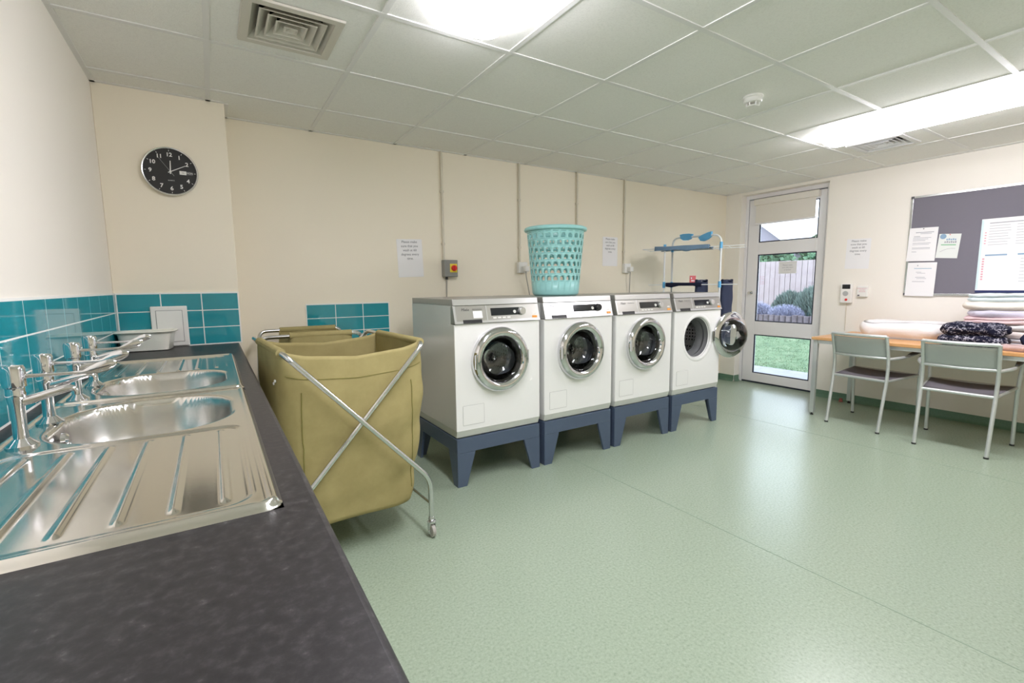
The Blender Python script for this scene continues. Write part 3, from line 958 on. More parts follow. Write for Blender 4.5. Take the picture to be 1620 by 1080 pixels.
# ------------------------------------------------------------------ hand basin behind the trolleys
t = thing('hand_basin', 'small white hand basin behind the laundry trolleys', 'basin', (1.425, -0.005, 0.70))
prof = [(0.0, 0.0), (0.11, 0.005), (0.17, 0.04), (0.205, 0.10), (0.21, 0.12), (0.20, 0.125), (0.185, 0.115), (0.15, 0.06), (0.08, 0.03), (0.0, 0.025)]
mb = MB(); n = 40
vs = []
for r_, z in prof:
    for k in range(n):
        a = 2 * PI * k / n
        vs.append((r_ * 0.95 * math.cos(a), -0.19 + (r_ * 0.85) * math.sin(a), z))
mb.add(vs, [(i * n + k, i * n + (k + 1) % n, (i + 1) * n + (k + 1) % n, (i + 1) * n + k) for i in range(len(prof) - 1) for k in range(n)], 0, True)
mb.box(-0.15, 0.15, -0.055, 0.0, 0.02, 0.125)
build('bowl_shell', mb, 'white_enamel', t, angle=50)
mb = MB(); mb.tube(fillet([(-0.02, -0.035, 0.12), (-0.02, -0.035, 0.175), (-0.02, -0.12, 0.178), (-0.02, -0.13, 0.15)], 0.02), 0.010, 10)
mb.tube([(-0.02, -0.035, 0.175), (0.0, -0.05, 0.205)], 0.005, 8)
build('tap', mb, 'chrome', t)

# ------------------------------------------------------------------ washing machines
MW, MD, MH = 0.616, 0.68, 0.845
ZB = 0.312


def make_plinth(label, x, y):
    t = thing('machine_stand', label, 'stand', (x, y, 0), 0, 'blue steel stands under the washing machines')
    hw = MW / 2; d = MD
    zt, zl = 0.305, 0.215
    mb = MB()
    q = 0.022
    mb.box(-hw, hw, 0, q, zl, zt); mb.box(-hw, hw, d - q, d, zl, zt)
    mb.box(-hw, -hw + q, q, d - q, zl, zt); mb.box(hw - q, hw, q, d - q, zl, zt)
    build('top_frame', mb, 'plinth_blue', t, bevel=0.002)
    for sx in (-1, 1):
        for sy in (0, 1):
            mb = MB()
            x0 = sx * hw; y0_ = sy * d
            dx = -sx; dy = 1 - 2 * sy
            T_, B_ = 0.125, 0.062
            # L shaped tapered leg, splayed plate on the front and on the side
            def pl(a0, a1, b0, b1):
                lo = [(x0, y0_), (x0 + dx * a0, y0_), (x0 + dx * a0, y0_ + dy * 0.02), (x0, y0_ + dy * 0.02)]
                hi = [(x0, y0_), (x0 + dx * a1, y0_), (x0 + dx * a1, y0_ + dy * 0.02), (x0, y0_ + dy * 0.02)]
                return lo, hi
            lo = [(x0, y0_), (x0 + dx * B_, y0_), (x0 + dx * B_, y0_ + dy * 0.018), (x0, y0_ + dy * 0.018)]
            hi = [(x0, y0_), (x0 + dx * T_, y0_), (x0 + dx * T_, y0_ + dy * 0.018), (x0, y0_ + dy * 0.018)]
            mb.hexa([(a, b_, 0.0) for a, b_ in lo], [(a, b_, zl) for a, b_ in hi])
            lo = [(x0, y0_ + dy * 0.018), (x0 + dx * 0.018, y0_ + dy * 0.018), (x0 + dx * 0.018, y0_ + dy * B_), (x0, y0_ + dy * B_)]
            hi = [(x0, y0_ + dy * 0.018), (x0 + dx * 0.018, y0_ + dy * 0.018), (x0 + dx * 0.018, y0_ + dy * T_), (x0, y0_ + dy * T_)]
            mb.hexa([(a, b_, 0.0) for a, b_ in lo], [(a, b_, zl) for a, b_ in hi])
            build('leg', mb, 'plinth_blue', t, weld=True)
    return t


def ring_face(mb, hw, z0, z1, cz, r, y, mi=0, n=64):
    """flat front plate (facing -Y) with a round hole"""
    vs = []
    for k in range(n):
        a = 2 * PI * k / n
        c, s = math.cos(a), math.sin(a)
        vs.append((r * c, y, cz + r * s))
    for k in range(n):
        a = 2 * PI * k / n
        c, s = math.cos(a), math.sin(a)
        sx = hw / abs(c) if abs(c) > 1e-6 else 1e9
        sz = ((z1 - cz) if s > 0 else (cz - z0)) / abs(s) if abs(s) > 1e-6 else 1e9
        q = min(sx, sz)
        vs.append((q * c, y, cz + q * s))
    mb.add(vs, [(k, n + k, n + (k + 1) % n, (k + 1) % n) for k in range(n)], mi)
    # corner fill
    for cx, czz in ((hw, z1), (-hw, z1), (-hw, z0), (hw, z0)):
        best = sorted(range(n), key=lambda k: (vs[n + k][0] - cx) ** 2 + (vs[n + k][2] - czz) ** 2)
        a1 = [k for k in best[:6] if abs(abs(vs[n + k][0]) - hw) < 1e-6]
        a2 = [k for k in best[:6] if abs(vs[n + k][2] - czz) < 1e-6]
        if a1 and a2 and a1[0] != a2[0]:
            mb.add([vs[n + a1[0]], vs[n + a2[0]], (cx, y, czz)], [(0, 1, 2), (2, 1, 0)][:1], mi)
    return mb


def make_washer(label, x, y, variant, door_angle, wet=False):
    """local: origin at bottom centre of the front edge, front faces -Y, body runs to +Y"""
    t = thing('washing_machine', label, 'washing machine', (x, y, ZB), 0, 'white washing machines in a row')
    hw = MW / 2; d = MD
    zk, zf_, zt = 0.045, 0.695, 0.845      # kick strip, fascia bottom, top
    cz = 0.465; R = 0.178
    # cabinet
    mb = MB()
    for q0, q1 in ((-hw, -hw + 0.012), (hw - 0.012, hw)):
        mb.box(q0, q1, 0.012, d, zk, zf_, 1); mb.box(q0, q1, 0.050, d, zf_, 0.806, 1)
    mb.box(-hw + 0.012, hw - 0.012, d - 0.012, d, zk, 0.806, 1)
    ring_face(mb, hw, zk, zf_, cz, R, 0.0)
    mb.box(-hw, -hw + 0.012, 0.0006, 0.012, zk, zf_); mb.box(hw - 0.012, hw, 0.0006, 0.012, zk, zf_)
    mb.box(-hw + 0.012, hw - 0.012, 0.0006, 0.012, zk, zk + 0.01); mb.box(-hw + 0.012, hw - 0.012, 0.0006, 0.012, zf_ - 0.01, zf_)
    # round pressed lip of the porthole
    mb.lathe([(R + 0.028, 0.0), (R + 0.020, -0.004), (R + 0.006, -0.003), (R, 0.006), (R - 0.010, 0.020)], 64, 'y', (0, 0, cz))
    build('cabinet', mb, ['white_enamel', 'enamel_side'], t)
    mb = MB(); mb.lathe([(R - 0.004, 0.010), (R - 0.008, 0.03), (R - 0.022, 0.05), (R - 0.016, 0.07), (R - 0.036, 0.10), (R - 0.040, 0.125)], 64, 'y', (0, 0, cz))
    build('door_seal', mb, 'rubber_grey', t)
    mb = MB(); mb.lathe([(R - 0.042, 0.12), (R - 0.01, 0.13), (R + 0.03, 0.15), (R + 0.04, 0.45)], 56, 'y', (0, 0, cz)); mb.disc(R + 0.04, 0.45, 56, 'y', (0, 0, cz))
    for k in range(3):
        a = 2 * PI * k / 3 + 0.5
        rr_ = R + 0.03
        mb.hexa([(rr_ * math.cos(a - 0.16), 0.16, cz + rr_ * math.sin(a - 0.16)), (rr_ * math.cos(a + 0.16), 0.16, cz + rr_ * math.sin(a + 0.16)),
                 (rr_ * math.cos(a + 0.16), 0.44, cz + rr_ * math.sin(a + 0.16)), (rr_ * math.cos(a - 0.16), 0.44, cz + rr_ * math.sin(a - 0.16))],
                [((rr_ - 0.06) * math.cos(a - 0.05), 0.17, cz + (rr_ - 0.06) * math.sin(a - 0.05)), ((rr_ - 0.06) * math.cos(a + 0.05), 0.17, cz + (rr_ - 0.06) * math.sin(a + 0.05)),
                 ((rr_ - 0.06) * math.cos(a + 0.05), 0.43, cz + (rr_ - 0.06) * math.sin(a + 0.05)), ((rr_ - 0.06) * math.cos(a - 0.05), 0.43, cz + (rr_ - 0.06) * math.sin(a - 0.05))])
    build('drum', mb, 'drum_steel', t)
    mb = MB(); mb.hexa([(-hw + 0.004, 0.012, 0.0), (hw - 0.004, 0.012, 0.0), (hw - 0.004, d, 0.0), (-hw + 0.004, d, 0.0)],
                       [(-hw, -0.002, zk), (hw, -0.002, zk), (hw, d, zk), (-hw, d, zk)])
    build('kick_strip', mb, 'pale_grey', t, bevel=0.002)
    # filter flap lower left
    mb = MB(); mb.box(-hw + 0.045, -hw + 0.045 + 0.145, -0.0015, 0.002, 0.075, 0.195); 
    fo = build('filter_flap', mb, 'white_enamel', t, bevel=0.001)
    mb = MB()
    for a, b_, c, e in ((-hw + 0.043, -hw + 0.045, 0.075, 0.195), (-hw + 0.19, -hw + 0.192, 0.075, 0.195), (-hw + 0.045, -hw + 0.19, 0.073, 0.075), (-hw + 0.045, -hw + 0.19, 0.195, 0.197)):
        mb.box(a, b_, -0.0008, 0.001, c, e)
    build('flap_gap', mb, 'seam_grey', fo)
    # fascia: sloped control panel
    fz0, fz1 = zf_ + 0.004, 0.805
    F = 'bright_steel' if variant == 1 else 'fascia_steel'
    y0_, y1_ = -0.012, 0.018
    def fy(z): return y0_ + (y1_ - y0_) * (z - fz0) / (fz1 - fz0)
    mb = MB()
    mb.hexa([(-hw, y0_, fz0), (hw, y0_, fz0), (hw, 0.05, fz0), (-hw, 0.05, fz0)], [(-hw, y1_, fz1), (hw, y1_, fz1), (hw, 0.05, fz1), (-hw, 0.05, fz1)])
    fascia = build('control_panel', mb, F, t, bevel=0.002)
    def patch(x0, x1, z0, z1, th, mi, m_):
        m_.hexa([(x0, fy(z0) - th, z0), (x1, fy(z0) - th, z0), (x1, fy(z0) + 0.001, z0), (x0, fy(z0) + 0.001, z0)],
                [(x0, fy(z1) - th, z1), (x1, fy(z1) - th, z1), (x1, fy(z1) + 0.001, z1), (x0, fy(z1) + 0.001, z1)], mi)
    mb = MB()
    patch(-hw + 0.002, -hw + 0.014, fz0 + 0.002, fz1 - 0.001, 0.001, 0, mb)
    patch(-0.088, -0.082, fz0 + 0.002, fz1 - 0.001, 0.001, 0, mb)
    patch(-hw + 0.002, hw - 0.002, fz0, fz0 + 0.014, 0.0012, 0, mb)
    build('panel_trim', mb, 'bright_steel', fascia)
    mb = MB(); patch(-hw + 0.055, -0.125, fz0 + 0.001, fz0 + 0.022, 0.0018, 0, mb); build('drawer_grip', mb, 'black_plastic', t)
    mb = MB(); patch(-0.055, 0.155, fz0 + 0.040, fz1 - 0.020, 0.002, 0, mb); build('display', mb, 'black_display', t, bevel=0.001)
    kz = (fz0 + fz1) / 2 + 0.010
    mb = MB(); mb.lathe([(0.0, fy(kz) - 0.022), (0.020, fy(kz) - 0.022), (0.0235, fy(kz) - 0.018), (0.025, fy(kz) - 0.001), (0.025, fy(kz) + 0.006)], 32, 'y', (0.172, 0, kz))
    build('programme_knob', mb, 'black_plastic' if variant == 1 else 'bright_steel', t)
    mb = MB(); mb.lathe([(0.0, fy(kz) - 0.008), (0.009, fy(kz) - 0.008), (0.011, fy(kz) - 0.003), (0.011, fy(kz) + 0.004)], 20, 'y', (0.118, 0, kz - 0.004))
    build('indicator', mb, 'white_plastic', t)
    for k in range(4):
        mb = MB(); patch(-0.044 + 0.034 * k, -0.021 + 0.034 * k, fz0 + 0.022, fz0 + 0.031, 0.002, 0, mb); build('option_button', mb, 'white_plastic', t)
    mb = MB(); patch(0.250, 0.286, fz0 + 0.016, fz0 + 0.030, 0.003, 0, mb); build('start_button', mb, 'orange_button', t)
    mb = MB(); patch(0.254, 0.282, fz0 + 0.040, fz0 + 0.048, 0.002, 0, mb); build('door_button', mb, 'white_plastic', t)
    mb = MB()
    zz_ = fz1 - 0.024
    mb.text('Miele', 0.024, (-hw + 0.078, fy(zz_) - 0.003, zz_)); mb.text('PROFESSIONAL', 0.010, (-hw + 0.160, fy(zz_) - 0.003, zz_))
    build('maker_name', mb, 'dark_grey', t)
    if variant == 0:
        mb = MB(); patch(-hw + 0.128, -hw + 0.190, fz0 + 0.030, fz0 + 0.072, 0.0022, 0, mb); s_ = build('sticker', mb, 'paper', t)
    # lid
    mb = MB()
    mb.hexa([(-hw, 0.016, 0.806), (hw, 0.016, 0.806), (hw, d, 0.806), (-hw, d, 0.806)], [(-hw, 0.024, zt), (hw, 0.024, zt), (hw, d, zt), (-hw, d, zt)])
    lid = build('lid', mb, 'lid_steel', t, bevel=0.003)
    mb = MB(); mb.hexa([(-hw + 0.003, 0.0135, 0.808), (hw - 0.003, 0.0135, 0.808), (hw - 0.003, 0.018, 0.808), (-hw + 0.003, 0.018, 0.808)],
                       [(-hw + 0.003, 0.0205, zt - 0.003), (hw - 0.003, 0.0205, zt - 0.003), (hw - 0.003, 0.026, zt - 0.003), (-hw + 0.003, 0.026, zt - 0.003)])
    build('lid_front_strip', mb, 'bright_steel', lid, label='bright steel strip on the lid front')
    # hinge block
    hx = R + 0.030
    mb = MB(); mb.box(hx - 0.020, hx + 0.006, -0.016, 0.002, cz - 0.045, cz + 0.045); build('hinge', mb, 'steel_tube', t, bevel=0.003)
    # door, local to hinge
    dr = bpy.data.objects.new('porthole_door', None); C.objects.link(dr); dr.parent = t
    dr.location = (hx, -0.018 if door_angle else -0.004, cz); dr.rotation_euler = (0, 0, door_angle)
    cx = -hx
    mb = MB()
    mb.lathe([(0.139, 0.006), (0.141, -0.022), (0.147, -0.038), (0.158, -0.047), (0.174, -0.050), (0.190, -0.043), (0.202, -0.026), (0.205, -0.008), (0.200, 0.0), (0.155, 0.006), (0.139, 0.006)], 72, 'y', (cx, 0, 0))
    build('door_ring', mb, 'chrome', dr, weld=True, angle=60)
    mb = MB()
    mb.lathe([(0.140, -0.016), (0.134, 0.02), (0.124, 0.055), (0.102, 0.080), (0.05, 0.092), (0.0005, 0.095)], 56, 'y', (cx, 0, 0))
    build('glass_bowl', mb, 'washer_glass', dr, solid=0.006, angle=80)
    mb = MB(); mb.box(cx - 0.197, cx - 0.180, -0.052, -0.030, -0.045, 0.045)
    build('door_catch', mb, 'chrome', dr, bevel=0.006, bseg=3)
    return t


XM = [1.652 + 0.659 * i + MW / 2 for i in range(4)]
YM = -1.125
where = ['first and nearest of the row, beside the khaki trolley', 'second in the row, under the aqua laundry basket', 'third in the row, right of the one carrying the basket', 'last in the row, below the open porthole machine']
for i in range(4):
    make_plinth('dark blue steel stand, ' + where[i], XM[i], YM)
wl = ['nearest white washing machine with square white sticker on its panel',
      'white washing machine with brighter panel carrying the aqua basket',
      'third white washing machine, porthole closed, between basket machine and open one',
      'farthest white washing machine with its round door open']
for i in range(4):
    make_washer(wl[i], XM[i], YM, {0: 0, 1: 1}.get(i, 2), rad(172) if i == 3 else 0.0)

# ------------------------------------------------------------------ laundry basket on the second machine
t = thing('laundry_basket', 'tall aqua plastic laundry basket with arched holes on a washing machine', 'basket', (2.655, -0.80, ZB + MH))
R0, R1, HB = 0.170, 0.212, 0.485
def bR(z): return R0 + (R1 - R0) * z / HB
mb = MB()
NC, NR = 24, 7
zlo, zhi = 0.105, 0.455
hz = (zhi - zlo) / NR
for row in range(NR):
    z0 = zlo + row * hz
    off = (row % 2) * 0.5
    for c in range(NC):
        m_ = 20
        outer, inner = [], []
        hw_ = 0.5
        for k in range(m_):
            a = 2 * PI * k / m_ + PI / 4
            ca, sa = math.cos(a), math.sin(a)
            q = 0.5 / max(abs(ca), abs(sa))
            outer.append((0.5 + q * ca, 0.5 + q * sa))
            # arch outline: flat base, rounded top
            if sa < -0.30: u, v = 0.5 + 0.31 * max(-1, min(1, ca * 1.25)), 0.16
            else:
                u = 0.5 + 0.31 * ca; v = 0.16 + 0.64 * max(0.0, (sa + 0.30) / 1.30) ** 0.8
            inner.append((u, v))
        vs = []
        for ring in (outer, inner):
            for (u, v) in ring:
                z = z0 + v * hz; a = 2 * PI * (c + off + u) / NC
                r_ = bR(z); vs.append((r_ * math.cos(a), r_ * math.sin(a), z))
        mb.add(vs, [(k, (k + 1) % m_, m_ + (k + 1) % m_, m_ + k) for k in range(m_)], 0, True)
mb.lathe([(0.0005, 0.004), (R0 - 0.015, 0.004), (R0 - 0.004, 0.010), (bR(0.02), 0.022), (bR(zlo), zlo)], 96)
mb.lathe([(bR(zhi), zhi), (bR(HB - 0.004), HB - 0.004)], 96)
build('basket_wall', mb, 'aqua_plastic', t, solid=0.004, weld=True, angle=60)
mb = MB(); mb.lathe([(R1 - 0.006, HB - 0.012), (R1 + 0.006, HB - 0.014), (R1 + 0.018, HB - 0.012), (R1 + 0.022, HB - 0.002), (R1 + 0.018, HB + 0.010), (R1 + 0.006, HB + 0.016), (R1 - 0.004, HB + 0.012), (R1 - 0.006, HB - 0.012)], 96)
build('rim', mb, 'aqua_plastic', t, weld=True, angle=60)

# ------------------------------------------------------------------ laundry trolleys
def make_trolley(label, loc, rz, W, L, HT, seed, back):
    t = thing('laundry_trolley', label, 'laundry trolley', loc, rz, 'khaki canvas laundry trolleys')
    r = 0.0115
    for s, off in ((-1, -0.030), (1, 0.0)):
        yy = L / 2 - off
        pts = [(-s * W / 2, -L / 2 + off, 0.105), (-s * W / 2, -L / 2 + off, 0.30), (s * W / 2, -L / 2 + off, HT), (s * W / 2, L / 2 - off, HT), (-s * W / 2, L / 2 - off, 0.30), (-s * W / 2, L / 2 - off, 0.105)]
        mb = MB()
        mb.tube(fillet(pts, 0.055, 8), r, 14)
        build('tube_frame', mb, 'steel_tube', t)
    # lower cross rails joining the feet
    for s in (-1, 1):
        off = 0.0 if s < 0 else -0.03
        mb = MB(); mb.tube([(s * W / 2, -L / 2 + off, 0.17), (s * W / 2, L / 2 - off, 0.17)], 0.006, 8); build('lower_rail', mb, 'steel_tube', t)
        for e in (-1, 1):
            x, y = s * W / 2, e * (L / 2 - off)
            mb = MB(); mb.lathe([(0.0, 0.105), (0.014, 0.105), (0.016, 0.095), (0.010, 0.085), (0.020, 0.082), (0.020, 0.074)], 16, 'z', (x, y, 0))
            mb.box(x - 0.017, x - 0.013, y - 0.012, y + 0.012, 0.022, 0.078); mb.box(x + 0.013, x + 0.017, y - 0.012, y + 0.012, 0.022, 0.078); mb.box(x - 0.017, x + 0.017, y - 0.014, y + 0.014, 0.074, 0.079)
            mb.cyl(0.005, -0.020, 0.020, 12, 'x', (x, y, 0.034))
            fork = build('castor', mb, 'steel_tube', t)
            mb = MB(); mb.lathe([(0.0, -0.010), (0.026, -0.010), (0.033, -0.008), (0.034, 0.0), (0.033, 0.008), (0.026, 0.010), (0.0, 0.010)], 28, 'x', (x, y, 0.034))
            build('castor_wheel', mb, 'castor_grey', fork, angle=50)
    # bag: perimeter u, depth v
    ztop, zbot = HT + 0.014, 0.185
    def bag(u, v, inset=0.0):
        n_ = 5.0
        a = 2 * PI * u + PI / 4
        c, s = math.cos(a), math.sin(a)
        e = 2 / (14.0 - 7.0 * min(1.0, v * 1.3))
        X = abs(c) ** e * (1 if c >= 0 else -1); Y = abs(s) ** e * (1 if s >= 0 else -1)
        hx = W / 2 + 0.014 - 0.004 * v - 0.035 * v ** 3 - inset
        hy = L / 2 - 0.030 + (0.0 if Y < 0 else -back) - 0.01 * v + 0.012 * math.sin(PI * v) - inset
        x, y = hx * X, hy * Y
        zt_ = ztop
        side = max(0.0, abs(Y) - 0.86) / 0.14
        zt_ -= (0.052 if Y < 0 else 0.045) * side * max(0.0, (1 - X * X)) ** 0.8
        z = zt_ + (zbot + (0.012 if seed > 2 else -0.030 * x) - zt_) * v
        w = min(1.0, v * 3.0)
        p = Vector((x * 4.0, y * 4.0, z * 2.2)) + Vector((seed * 7.1, 0, 0))
        nn = noise.noise_vector(p)
        x += nn.x * 0.020 * w; y += nn.y * 0.024 * w
        fold = noise.noise(Vector((x * 3 + z * 4, seed, z * 9 - x * 6))); y -= fold * 0.010 * w; x += fold * 0.006 * w
        nn = noise.noise(Vector((x * 14, y * 14, z * 5)) + Vector((seed, 3, 0)))
        x += nn * 0.0035; y += nn * 0.0035
        return (x, y, z)
    mb = MB()
    NU, NV = 120, 44
    mb.grid(lambda u, v: bag(u, v), NU, NV, wrap_u=True)
    # sagging floor
    def floor_pt(u, v):
        p = bag(u, 1.0); k = 1 - v
        q = 0.02 * (1 - k) + 0.012 * math.sin(6 * u * PI)
        return (p[0] * k, p[1] * k, p[2] - 0.03 * (1 - k * k))
    mb.grid(floor_pt, NU, 8, wrap_u=True)
    build('canvas_bag', mb, 'khaki_canvas', t, solid=0.004, weld=True, angle=180)
    # hem band and side cuffs rolled over the rails
    for s in (-1, 1):
        mb = MB()
        P = [(s * W / 2, -L / 2 + 0.035 + (L - 0.07 - back) * k / 10, HT + 0.001) for k in range(11)]
        mb.tube(P, 0.0195, 16)
        mb.grid(lambda u, v: (s * (W / 2 - 0.016 + 0.002 * math.sin(9 * u)), -L / 2 + 0.035 + (L - 0.07 - back) * u, HT - 0.002 - 0.10 * v + 0.012 * math.sin(17 * u) * v), 20, 4)
        build('rail_cuff', mb, 'khaki_canvas', t, angle=60)
    # stitched seams and hem line
    mb = MB()
    for (u_, z_) in ((0.0, 0), ):
        pass
    for fx in (-0.40, 0.40):
        P = []
        for k in range(1, 17):
            v = 0.16 + 0.80 * k / 17
            # find u on front face (Y<0) whose X ratio is fx
            best = min(((abs(bag(uu / 200, v)[0] - fx * W), uu / 200) for uu in range(100, 200) if bag(uu / 200, v)[1] < -L * 0.3), default=None)
            if best:
                q = bag(best[1], v); P.append((q[0], q[1] - 0.0035, q[2]))
        if len(P) > 3: mb.tube(P, 0.0022, 6)
    P = []
    for uu in range(104, 148):
        q = bag(uu / 200 + 0.0, 0.13)
        if q[1] < -L * 0.42: P.append((q[0], q[1] - 0.003, q[2]))
    if len(P) > 3: mb.tube(P, 0.0016, 6)
    if mb.v: build('seam', mb, 'khaki_lining', t)
    # press studs and buckles
    for s in (-1, 1):
        for k in range(2):
            mb = MB(); mb.lathe([(0.0, -0.004), (0.006, -0.004), (0.008, 0.0), (0.008, 0.003)], 14, 'x' , (0, 0, 0))
            build('press_stud', mb, 'steel_tube', t, loc=(s * (W / 2 + 0.020), -L / 2 + 0.09 + 0.03 * k, HT - 0.12 - 0.015 * k))
    return t


make_trolley('nearer khaki canvas laundry trolley, open end facing the camera', (0.964, -1.148, 0), rad(3.5), 0.615, 0.80, 0.968, 1.0, 0.17)
make_trolley('farther khaki canvas laundry trolley standing sideways behind the other', (0.952, -0.425, 0), rad(90), 0.46, 0.51, 0.955, 5.0, 0.09)

# ------------------------------------------------------------------ drying rack behind the last machine
rack_rz = math.atan2(-0.46, 0.25)
t = thing('drying_rack', 'white tiered drying rack with pale blue joints behind the last washing machine', 'drying rack', (4.36, -0.40, 0), rack_rz)
# local X runs from the near left post to the near right post, local Y away from the camera
RW, RD = 0.523, 0.30
posts = {'a': (0.0, 0.0), 'b': (RW, 0.0), 'c': (0.02, RD), 'd': (RW - 0.03, RD)}
for k_, (px_, py_) in posts.items():
    if k_ in 'ad':
        mb = MB(); mb.tube([(px_, py_, 0.06), (px_, py_, 1.60)], 0.008, 10); build('post', mb, 'rack_white', t)
# outer frame with the top hoop
mb = MB()
cx_, cy_ = posts['c']; bx_, by_ = posts['b']
mb.tube(fillet([(cx_, cy_, 0.06), (cx_, cy_, 1.715), (bx_, by_, 1.70), (bx_, by_, 0.05)], 0.085, 8), 0.0095, 10)
build('hoop_frame', mb, 'rack_white', t)
for zsh, ext in ((1.590, 0.20), (1.225, 0.14), (0.78, 0.10), (0.32, 0.0)):
    mb = MB()
    xa, xb = -ext * 1.1, RW + ext
    for yy in (0.0, RD): mb.tube([(xa, yy, zsh), (xb, yy, zsh)], 0.0040, 6)
    for k in range(8):
        x = xa + (xb - xa) * k / 7
        mb.tube([(x, 0.0, zsh), (x, RD, zsh)], 0.0030, 6)
    build('shelf', mb, 'rack_white', t)
for (px_, py_) in posts.values():
    for zsh in (1.60, 1.225, 0.78):
        mb = MB(); mb.cyl(0.014, zsh - 0.03, zsh + 0.03, 14, 'z', (px_, py_, 0)); build('joint', mb, 'blue_clip', t, label='pale blue plastic joint')
mb = MB(); mb.tube([(0.0, 0.0, 0.10), (RW, 0.0, 0.06)], 0.007, 8); mb.tube([(0.0, 0.0, 0.10), (0.02, RD, 0.10)], 0.007, 8); build('foot_bar', mb, 'rack_white', t)
mb = MB(); mb.tube([(RW - 0.03, RD, 0.10), (0.02, RD, 0.10)], 0.007, 8); mb.tube([(RW - 0.03, RD, 0.10), (RW, 0.0, 0.06)], 0.007, 8); build('foot_bar', mb, 'rack_white', t)
for (px_, py_) in posts.values():
    mb = MB(); mb.cyl(0.020, -0.012, 0.012, 18, 'y', (px_, py_, 0.020)); mb.box(px_ - 0.012, px_ + 0.012, py_ - 0.013, py_ + 0.013, 0.020, 0.065); build('wheel', mb, 'blue_clip', t)
# blue moulded hook wings on the hoop
hd = Vector((bx_ - cx_, by_ - cy_, 0)); ha = math.atan2(hd.y, hd.x)
for (q_, z, a) in ((0.30, 1.715, 0.05), (0.70, 1.695, -0.28)):
    mb = MB()
    prof = [(-0.080, 0.022), (-0.065, -0.020), (-0.030, -0.036), (0.025, -0.036), (0.060, -0.024), (0.080, 0.024), (0.035, 0.030), (-0.035, 0.030)]
    vs = [(p[0], -0.012, p[1]) for p in prof] + [(p[0], 0.012, p[1]) for p in prof]
    n = len(prof)
    mb.add(vs, [tuple(range(n)), tuple(range(2 * n - 1, n - 1, -1))] + [(k, n + k, n + (k + 1) % n, (k + 1) % n) for k in range(n)])
    for k in range(5): mb.box(-0.045 + 0.020 * k, -0.037 + 0.020 * k, -0.0135, 0.0135, -0.016, -0.004)
    build('hook_wing', mb, 'blue_clip', t, bevel=0.003, loc=(cx_ + hd.x * q_, cy_ + hd.y * q_, z), rot=(0, a, ha), label='bright blue slotted hook wing')

def draped(name, label, cat, mt, x0, x1, ya, yb, ztop, drop, wob, seed, rise=0.006, group=None, drop2=None):
    """a cloth hung over the two rails of a shelf"""
    drop2 = drop if drop2 is None else drop2
    span = abs(yb - ya)
    tot = drop + span + drop2
    def f(u, v):
        s = v * tot
        x = x0 + (x1 - x0) * u
        wv = noise.noise(Vector((x * 5, s * 4, seed))) * wob
        if s < drop: y, z = ya - 0.010 + wv * 0.7, ztop - (drop - s)
        elif s < drop + span:
            k = (s - drop) / span
            y, z = ya - 0.01 + (yb - ya + 0.02) * k, ztop + rise - 0.02 * math.sin(PI * k) + wv * 0.3
        else: y, z = yb + 0.010 + wv * 0.7, ztop - (s - drop - span)
        if s < drop * 0.2: z += noise.noise(Vector((x * 7, 0, seed + 4))) * wob
        x += noise.noise(Vector((u * 3, s * 3, seed + 9))) * wob * 0.6
        return (x, y, z)
    mb = MB(); mb.grid(f, 30, 50)
    cx, cy = (x0 + x1) / 2, (ya + yb) / 2
    mb.v = [(a - cx, b_ - cy, c - ztop) for a, b_, c in mb.v]
    w_ = Matrix.Rotation(rack_rz, 3, 'Z') @ Vector((cx, cy, 0)) + Vector((4.36, -0.40, ztop))
    o = build(name, mb, mt, None, solid=0.007, loc=w_, rot=(0, 0, rack_rz), angle=70)
    return tag(o, label, cat, group)

draped('hanging_garment', 'slate blue garment lying over the top tier of the drying rack', 'garment', 'slate_cloth', -0.10, 0.42, -0.012, RD + 0.012, 1.602, 0.035, 0.030, 2, group='laundry on the drying rack', drop2=0.02)
draped('hanging_garment', 'black garment lying over the second tier of the drying rack', 'garment', 'navy_cloth', 0.02, 0.36, -0.012, RD + 0.012, 1.238, 0.025, 0.02, 5, group='laundry on the drying rack')
def jeans_leg(label, xc, w, zt_, zb_, y, seed):
    def f(u, v):
        a = 2 * PI * u
        z = zt_ - (zt_ - zb_) * v
        k = 1 - 0.10 * v
        n_ = noise.noise(Vector((math.cos(a) * 2, math.sin(a) * 2, z * 6 + seed)))
        return ((w * k + 0.012 * n_) * math.cos(a), (0.045 * k + 0.010 * n_) * math.sin(a), z - zt_ + (0.015 * math.cos(2 * a) if v == 0 else 0))
    mb = MB(); mb.grid(f, 36, 26, wrap_u=True)
    mb.grid(lambda u, v: ((w + 0.0) * (1 - v) * math.cos(2 * PI * u), 0.045 * (1 - v) * math.sin(2 * PI * u), 0.012 * math.sin(v * PI / 2)), 36, 5, wrap_u=True)
    o = build('denim_jeans', mb, 'denim', None, loc=(xc, y, zt_), angle=80)
    tag(o, label, 'jeans', 'laundry on the drying rack')
jeans_leg('dark denim jeans folded over the rack, just above the last washing machine', 4.60, 0.085, 1.262, 0.80, -0.665, 3)
jeans_leg('long dark denim jeans hanging right of the last washing machine', 4.815, 0.082, 1.262, 0.62, -0.80, 8)

